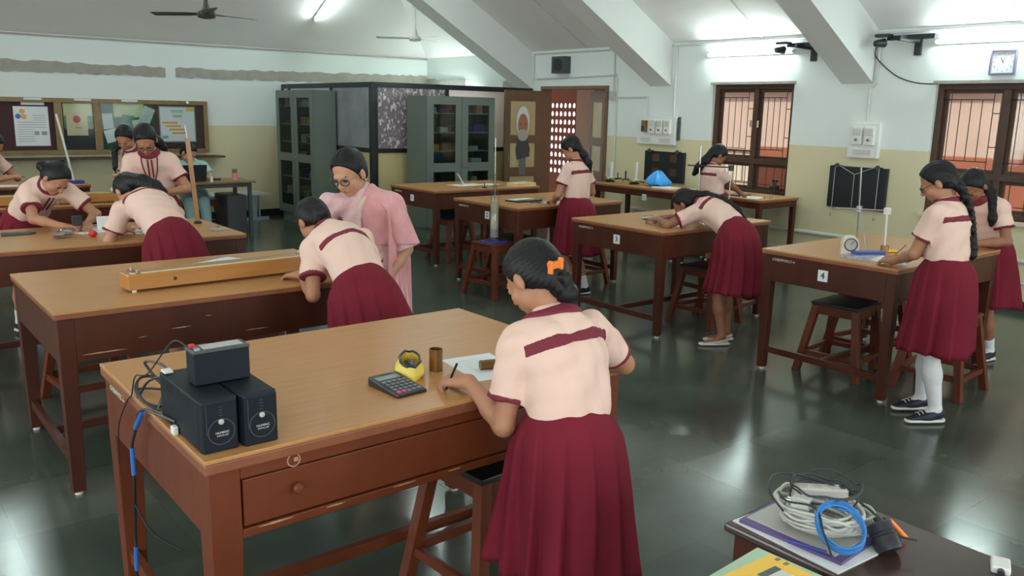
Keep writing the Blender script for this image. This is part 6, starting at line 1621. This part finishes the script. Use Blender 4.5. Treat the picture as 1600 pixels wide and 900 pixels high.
        K_ = Field(lo_, hi_, .006); K_.cone(A_(an[0], an[1], z0 + .005) - d * .022, A_(an[0], an[1], z0 + .005) + d * .07, .042, .040, 0); K_.cone(A_(an[0], an[1], z0 + .005) + d * .06, A_(an[0], an[1], z0 + .005) + d * .158 * s, .040, .031, 0)
        K_.clip(A_(0, 0, z0 + .018), U); K_.clip(A_(0, 0, z0 + .001), -U); v, F = K_.mesh(0); skin_obj('shoe_sole', v, F, 'rubber_white', root, org)
        if shoe == 'shoe_dark':
            nl = np.cross(U, d)
            for k in range(4):
                c = an + d * (.045 + .022 * k) + U * (.0065 - .0075 * k)
                MB().tube([tuple(c - nl * .022 - U * .006), tuple(c + U * .004), tuple(c + nl * .022 - U * .006)], .003, 5).build('shoelace', 'rubber_white', root, smooth=True)
    return dict(root=root, sp=sp, tg=tg, fr=fr, Fc=Fc, Lc=Lc, sh=sh, el=el, wr=wr, hp=hp, nb=nb, base=base, org=org, s=s, FR=FR)
def thing_child(name, parent, loc):
    o = bpy.data.objects.new(name, None); COL.objects.link(o); o.parent = parent; o.location = tuple(parent_matrix(parent).inverted() @ Vector(loc)); return o

def lanyard(p, m='maroon_trim'):
    s = p['s']; sp, Fc, Lc = p['sp'], p['Fc'], p['Lc']
    for g in (-1, 1):
        pts = [sp(1.0) + Lc * g * .055 * s + Fc * .03, sp(.9) + Lc * g * .055 * s + Fc * .115 * s, sp(.72) + Lc * g * .045 * s + Fc * .130 * s, sp(.55) + Lc * g * .02 * s + Fc * .132 * s]
        MB().tube(catmull([tuple(q) for q in pts], 5), .006, 6).build('lanyard', m, p['root'], smooth=True)
def placket(p):
    s = p['s']; sp, Fc, Lc, tg = p['sp'], p['Fc'], p['Lc'], p['tg']
    for g in (-.25, .25):
        a, b = sp(.92) + Fc * .105 * s + Lc * g * .06, sp(.60) + Fc * .122 * s + Lc * g * .06
        MB().bar(tuple(a), tuple(b), .012, .006, up=tuple(Fc)).build('placket_strip', 'maroon_trim', p['root'])
    c = sp(.76) + Fc * .108 * s + Lc * .075 * s; MB().cyl(tuple(c), tuple(c + Fc * .012), .016, n=16).build('pocket_badge', 'grey_plastic', p['root'])

# ---- the nearest girl
p1 = person('girl with an orange hair clip, back turned, writing at the nearest table', 1.46, (1.645, 1.765, .76), (1.70, 1.90, 1.135), (1.678, 1.975, 1.240), (103, 40, 6), 90,
    {'l': dict(s=(1.560, 1.90, 1.055), e=(1.50, 1.70, .80), w=(1.525, 2.095, .90), h=(-.45, .8, -.05), b=(-.2, 0, 1), p='write'),
     'r': dict(s=(1.852, 1.885, 1.065), e=(2.30, 1.70, .84), w=(1.93, 2.10, .895), h=(-.6, .6, -.1), b=(0, 0, 1), p='flat')},
    [(1.57, 1.74, 100), (1.73, 1.76, 80)], vox=.0045, hem=.37, hair='bun', hairpts=[(1.712, 1.885, 1.225, .036)], hairtie=None, seed=3, bulge=.035, hemr=(.205, .195), sleeve=.66, waist_t=.27, fold=.015, pleat_amp=1.5, stripe_t=.76, collar_r=.102)
# clip and lower bun strand
r_ = p1['root']
c = Vector((1.664, 1.862, 1.302))
MB().obox(c, (.020, -.006, .004), (.003, .010, 0), (-.003, 0, .010)).obox(c + V(.014, -.012, .006), (.005, 0, 0), (0, .009, 0), (0, 0, .018)).obox(c + V(-.017, -.002, -.006), (.005, 0, 0), (0, .009, 0), (0, 0, .020)).build('hair_clip', 'orange', r_, bevel=.003)
H2 = Field(A_(1.66, 1.78, 1.10), A_(1.86, 1.98, 1.34), .0045)
H2.cone((1.705, 1.895, 1.255), (1.725, 1.872, 1.205), .036, .038, .01); H2.cone((1.725, 1.872, 1.205), (1.735, 1.865, 1.165), .036, .026, .01)
for k in range(6):
    a = k * 1.05; H2.cone((1.705 + .02 * math.cos(a), 1.88 + .02 * math.sin(a), 1.262), (1.733 + .018 * math.cos(a + 1), 1.862 + .018 * math.sin(a + 1), 1.165), .017, .012, .004)
v, F = H2.mesh(1, hair_folds(.0012, A_(0, 0, 1), A_(1, 0, 0), A_(0, 1, 0))); skin_obj('hair_bun', v, F, 'hair', r_, p1['org'])

# ---- the girl bending over the second left table
p2 = person('girl bending over the second left table in front of the woman in pink', 1.50, (1.99, 3.60, .83), (2.00, 4.04, 1.115), (1.985, 4.16, 1.155), (100, 50), 97,
    {'l': dict(s=(1.885, 3.96, 1.035), e=(1.80, 3.72, .80), w=(1.86, 4.05, .895), h=(-.4, .8, -.1), p='rest'),
     'r': dict(s=(2.175, 3.98, 1.065), e=(2.40, 3.9, .8), w=(2.10, 4.12, .895), h=(-.4, .8, 0), p='flat')},
    [(1.93, 3.45, 95), (2.09, 3.47, 85)], vox=.006, hem=.42, hair='bun', hairpts=[(1.99, 4.09, 1.215, .035)], seed=7, bulge=.055, hemr=(.25, .22), hemc=(2.02, 3.46, 0), sleeve=.62, stripe_t=.62, collar_r=.10)
# ---- the teacher
p3 = person('woman with spectacles in a pink dupatta looking down', 1.62, (2.47, 4.40, .82), (2.42, 4.42, 1.27), (2.33, 4.40, 1.385), (208, 28, 4), 205,
    {'l': dict(s=(2.53, 4.28, 1.195), e=(2.62, 4.20, .9), w=(2.44, 4.20, .76), h=(-.4, -.2, -.8), p='relax'),
     'r': dict(s=(2.27, 4.54, 1.195), e=(2.3, 4.75, .9), w=(2.20, 4.52, .76), h=(-.3, -.2, -.8), p='relax')},
    [(2.56, 4.36, 205), (2.46, 4.54, 205)], vox=.006, hem=.30, skin='skin_light', hair='bun', hairpts=[(2.415, 4.44, 1.37, .040)], top='pink_pale', bottom='tunic_skirt', legs='bare', shoe='shoe_pale', glasses='light', stripe=False, seed=11,
    sleeve=.98, hemr=(.24, .21), extra={'skirt_mat': 'pink_pale'}, headsc=1.08, pleats=9)
def dupatta(p):
    base = p['base']; o = base.copy(); X, Y, Z = o.grid(); s = p['s']; sp, Fc, Lc, tg = p['sp'], p['Fc'], p['Lc'], p['tg']
    o.g = base.g - .016
    c = sp(.8); dl = (X - c[0]) * Lc[0] + (Y - c[1]) * Lc[1] + (Z - c[2]) * Lc[2]
    o.g = np.maximum(o.g, (.055 - dl).astype(np.float32)); o.g = np.maximum(o.g, -(base.g + .004)); o.clip(sp(.30), -tg(.3))
    v, F = o.mesh(2, cloth_folds(.010, 21, .7)); skin_obj('dupatta', v, F, 'pink_cloth', p['root'], p['org'])
    # hanging fall of the cloth from the shoulder
    rows, n = 18, 26; vs = []
    sh_ = p['sh']['l']
    for i in range(rows + 1):
        t = i / rows
        for j in range(n + 1):
            u = j / n - .5
            q = sh_ + A_(0, 0, .035) + Lc * (.035 + .01 * t) * s + (Fc * u * (.19 + .08 * t)) - A_(0, 0, t * .78) + Lc * (.012 * math.sin(u * 32 + t) * (.3 + t)) + Lc * .025 * math.sin(min(1, t * 3) * PI / 2)
            if i == 0: q = q - Lc * .05
            vs.append(q)
    vs = np.array(vs); inn = vs - Lc * .004; m_ = n + 1; Fo = []
    for i in range(rows):
        for j in range(n): a = i * m_ + j; Fo.append((a, a + 1, a + 1 + m_, a + m_))
    Fo = np.array(Fo); n0 = len(vs); edge = []
    for i in range(rows):
        for j in (0, n): a = i * m_ + j; edge.append((a, a + m_, a + m_ + n0, a + n0))
    for j in range(n): a = rows * m_ + j; edge.append((a, a + 1, a + 1 + n0, a + n0))
    skin_obj('dupatta_fall', np.concatenate([vs, inn]), np.concatenate([Fo, Fo[:, ::-1] + n0, np.array(edge)]), 'pink_cloth', p['root'], p['org'])
    pts = [sp(1.02) - Fc * .05, sp(1.0) + Lc * .062 * s, sp(.9) + Lc * .060 * s + Fc * .105 * s, sp(.7) + Lc * .040 * s + Fc * .135 * s, sp(.45) + Lc * .03 * s + Fc * .14 * s]
    MB().tube(catmull([tuple(q) for q in pts], 6), .016, 8).build('dupatta_border', mat('pale_border_cloth', (.70, .56, .46), .7, color2=(.62, .42, .38), scale=60), p['root'], smooth=True)
    for g in (1,): MB().ball(tuple(p['hp'](-.002, g * .084, -.042)), .006, 8).build('earring', 'chrome', p['root'], smooth=True)
dupatta(p3)

# ---- the girl standing at table 2
p4 = person('girl with a loose ponytail standing back turned at table 2', 1.53, (5.58, 5.97, .84), (5.63, 6.02, 1.28), (5.605, 6.07, 1.405), (120, 45), 100,
    {'l': dict(e=(5.30, 5.9, .98), w=(5.50, 6.20, .90), h=(.3, .8, -.1), p='rest'), 'r': dict(e=(5.95, 5.95, .98), w=(5.75, 6.22, .895), h=(-.5, .7, 0), p='flat')},
    [(5.50, 5.88, 165), (5.68, 5.90, 165)], vox=.0075, hem=.42, hair='tail', hairpts=[(5.63, 6.03, 1.43, .046), (5.67, 5.975, 1.36, .042), (5.70, 5.935, 1.28, .034), (5.72, 5.925, 1.20, .016)], legs='ankle', seed=13, bulge=.015, hemr=(.25, .22), skin='skin')
# ---- the girl leaning over table 3
p5 = person('girl in pale pink shoes leaning on her elbows over table 3', 1.50, (5.42, 3.93, .83), (5.50, 4.40, 1.04), (5.46, 4.53, 1.035), (112, 42), 98,
    {'l': dict(s=(5.355, 4.33, .985), e=(5.10, 4.40, .86), w=(5.30, 4.66, .90), h=(-.1, .9, -.1), p='rest'), 'r': dict(s=(5.655, 4.36, 1.0), e=(5.9, 4.45, .9), w=(5.52, 4.72, .90), h=(-.5, .7, 0), p='flat')},
    [(5.28, 3.93, 150), (5.42, 4.0, 150)], vox=.0065, hem=.42, skin='skin_dark', hair='tail', hairpts=[(5.48, 4.47, 1.115, .034), (5.52, 4.36, 1.12, .032), (5.52, 4.20, 1.10, .030), (5.55, 4.06, 1.03, .022), (5.57, 4.0, .96, .010)], hairtie=(5.485, 4.45, 1.125, .025, 'paper_green'),
    legs='bare', shoe='shoe_pale', seed=17, bulge=.03, hemr=(.215, .20), hemc=(5.36, 3.92, 0))
# ---- the girl at the window-side table
p6 = person('girl with long loose hair at the side table by the left window', 1.46, (7.53, 5.82, .82), (7.50, 5.88, 1.215), (7.55, 5.85, 1.325), (-28, 45), -15,
    {'l': dict(e=(7.55, 6.2, .95), w=(7.90, 6.0, .90), p='flat'), 'r': dict(e=(7.42, 5.6, .95), w=(7.88, 5.74, .90), p='rest')},
    [(7.55, 5.90, -10), (7.53, 5.73, -10)], vox=.0085, hem=.42, skin='skin_dark', hair='tail', hairpts=[(7.50, 5.88, 1.36, .045), (7.44, 5.92, 1.27, .050), (7.40, 5.98, 1.19, .045), (7.38, 6.02, 1.12, .025)], legs='ankle', seed=19)
# ---- the girl with a braid at table 4
p7 = person('girl with a long braid and white knee socks writing at table 4', 1.50, (5.0, 2.19, .85), (5.055, 2.25, 1.28), (5.035, 2.31, 1.395), (112, 32), 90,
    {'l': dict(e=(4.72, 2.15, .98), w=(5.01, 2.50, .905), h=(.3, .8, -.1), p='rest'), 'r': dict(e=(5.35, 2.2, .98), w=(5.18, 2.54, .90), h=(-.2, .8, 0), p='write')},
    [(4.94, 2.12, 150), (5.09, 2.28, 150)], vox=.006, hem=.42, hair='braid', hairpts=[(5.07, 2.24, 1.42, .040), (5.09, 2.19, 1.35, .034), (5.10, 2.145, 1.26, .030), (5.10, 2.12, 1.17, .029), (5.095, 2.10, 1.08, .029), (5.09, 2.09, 1.02, .032), (5.09, 2.09, .96, .018)],
    legs='knee', glasses=True, seed=23, bulge=.012, hemr=(.205, .20), hemc=(4.99, 2.19, 0))
tag(MB().cyl((5.145, 2.60, .885), (5.19, 2.53, .985), .004).build('pen', 'brass_light', smooth=True), 'pencil in the hand of the girl with the braid', 'pen')
# ---- the girl behind her
p8 = person('girl with a thick ponytail over her shoulder leaning on the right end of table 4', 1.48, (6.575, 2.600, .82), (6.415, 2.630, 1.21), (6.335, 2.655, 1.30), (172, 50), 172,
    {'l': dict(e=(6.465, 2.370, .95), w=(6.255, 2.570, .90), p='flat'), 'r': dict(e=(6.515, 2.920, .95), w=(6.215, 2.770, .90), p='rest')},
    [(6.615, 2.510, 172), (6.615, 2.670, 172)], vox=.007, hem=.42, skin='skin_dark', hair='tail', hairpts=[(6.385, 2.640, 1.33, .040), (6.415, 2.570, 1.25, .036), (6.385, 2.520, 1.16, .034), (6.365, 2.510, 1.08, .030), (6.355, 2.510, 1.03, .012)], legs='ankle', seed=29, bulge=.03)
# ---- the two girls at the third left table
p9 = person('girl facing the view bending over the third left table', 1.50, (1.10, 7.18, .86), (1.22, 6.84, 1.17), (1.25, 6.735, 1.215), (-62, 48, -8), -72,
    {'r': dict(s=(1.09, 6.86, 1.10), e=(1.02, 6.62, .88), w=(1.22, 6.50, .905), h=(.9, -.2, -.1), p='grip'), 'l': dict(s=(1.35, 6.87, 1.11), e=(1.62, 6.85, .9), w=(1.40, 6.58, .905), h=(-.2, -.8, -.1), p='rest')},
    [(1.16, 7.32, -72), (1.02, 7.26, -72)], vox=.0068, hem=.42, skin='skin', hair='bun', hairpts=[(1.185, 6.80, 1.30, .034)], seed=31, bulge=.03, legs='ankle')
placket(p9)
tag(MB().box((1.28, 6.46, .905), (1.345, 6.50, .975)).build('phone', 'ink', bevel=.006), 'small black device held by the girl facing the view', 'phone')
p10 = person('girl with messy loose hair bending over the third left table', 1.52, (1.68, 5.52, .86), (1.60, 6.02, 1.125), (1.575, 6.13, 1.165), (105, 58), 98,
    {'l': dict(s=(1.475, 5.95, 1.055), e=(1.32, 5.9, .80), w=(1.52, 6.12, .90), h=(.5, .7, 0), p='rest'), 'r': dict(s=(1.775, 5.96, 1.075), e=(1.98, 6.1, .9), w=(1.72, 6.22, .90), h=(-.4, .8, 0), p='flat')},
    [(1.62, 5.40, 98), (1.78, 5.42, 90)], vox=.0062, hem=.42, skin='skin_light', hair='loose', hairpts=[(1.58, 6.08, 1.24, .050), (1.63, 5.98, 1.235, .050), (1.69, 5.93, 1.205, .046), (1.73, 5.90, 1.165, .030), (1.74, 5.88, 1.13, .014)], seed=37, bulge=.055, hemr=(.25, .22), hemc=(1.71, 5.42, 0), legs='ankle')
p11 = person('girl with spectacles and a maroon lanyard standing behind the third left table looking down', 1.60, (2.10, 7.32, .90), (2.05, 7.27, 1.36), (2.005, 7.20, 1.465), (-108, 45, 6), -110,
    {'l': dict(e=(2.32, 7.15, 1.05), w=(2.10, 7.02, 1.06), h=(-.7, -.3, 0), p='relax'), 'r': dict(e=(1.85, 7.2, 1.05), w=(1.95, 7.02, 1.04), h=(.3, -.6, 0), p='relax')},
    [(2.17, 7.35, -110), (2.02, 7.40, -110)], vox=.0075, hem=.45, skin='skin', hair='tail', hairpts=[(2.06, 7.27, 1.50, .045), (2.13, 7.32, 1.44, .048), (2.19, 7.38, 1.39, .035), (2.23, 7.42, 1.36, .012)], glasses=True, seed=41, legs='ankle')
lanyard(p11); placket(p11)
p12 = person('girl with a side braid looking down, standing behind the girl with spectacles', 1.60, (2.50, 9.42, .87), (2.46, 9.34, 1.30), (2.375, 9.24, 1.405), (-125, 40), -120,
    {'l': dict(e=(2.5, 9.2, 1.1), w=(2.3, 9.05, 1.05), p='relax'), 'r': dict(e=(2.45, 9.7, 1.0), w=(2.40, 9.20, .95), p='relax')},
    [(2.56, 9.44, -120), (2.44, 9.50, -120)], vox=.009, hem=.45, skin='skin', hair='braid', hairpts=[(2.38, 9.32, 1.37, .03), (2.30, 9.34, 1.29, .028), (2.28, 9.28, 1.21, .026), (2.27, 9.26, 1.12, .024), (2.27, 9.26, 1.04, .012)], seed=43, legs='ankle')
lanyard(p12)
# ---- the seated person at the far desk
p13 = person('person in a mint shirt seated at the far desk behind an open laptop', 1.62, (3.90, 11.88, .56), (3.86, 11.78, 1.00), (3.80, 11.70, 1.11), (-62, 35, -8), -105,
    {'l': dict(e=(4.05, 11.6, .8), w=(3.85, 11.42, .81), p='rest'), 'r': dict(e=(3.5, 11.7, .8), w=(3.55, 11.42, .81), p='rest')},
    [(3.92, 11.42, -100), (3.72, 11.42, -100)], vox=.009, skin='skin_light', hair='short', top='mint_cloth', bottom='trousers', stripe=False, seed=47, legs='ankle', sleeve=.7, headsc=1.05)
stool(3.84, 11.90, .1, 'wooden stool the person in the mint shirt sits on', h=.46)
# ---- the girl at the left edge
p14 = person('girl bending at the farthest left table, cut by the left edge of the view', 1.52, (1.10, 9.62, .88), (1.22, 9.56, 1.24), (1.245, 9.50, 1.335), (-40, 45), -40,
    {'l': dict(e=(1.45, 9.62, 1.0), w=(1.42, 9.42, 1.03), p='relax'), 'r': dict(e=(1.15, 9.3, .98), w=(1.34, 9.35, 1.03), p='relax')},
    [(1.14, 9.70, -40), (1.03, 9.60, -40)], vox=.009, hem=.42, skin='skin', hair='bun', hairpts=[(1.16, 9.55, 1.38, .035)], seed=53, legs='ankle')
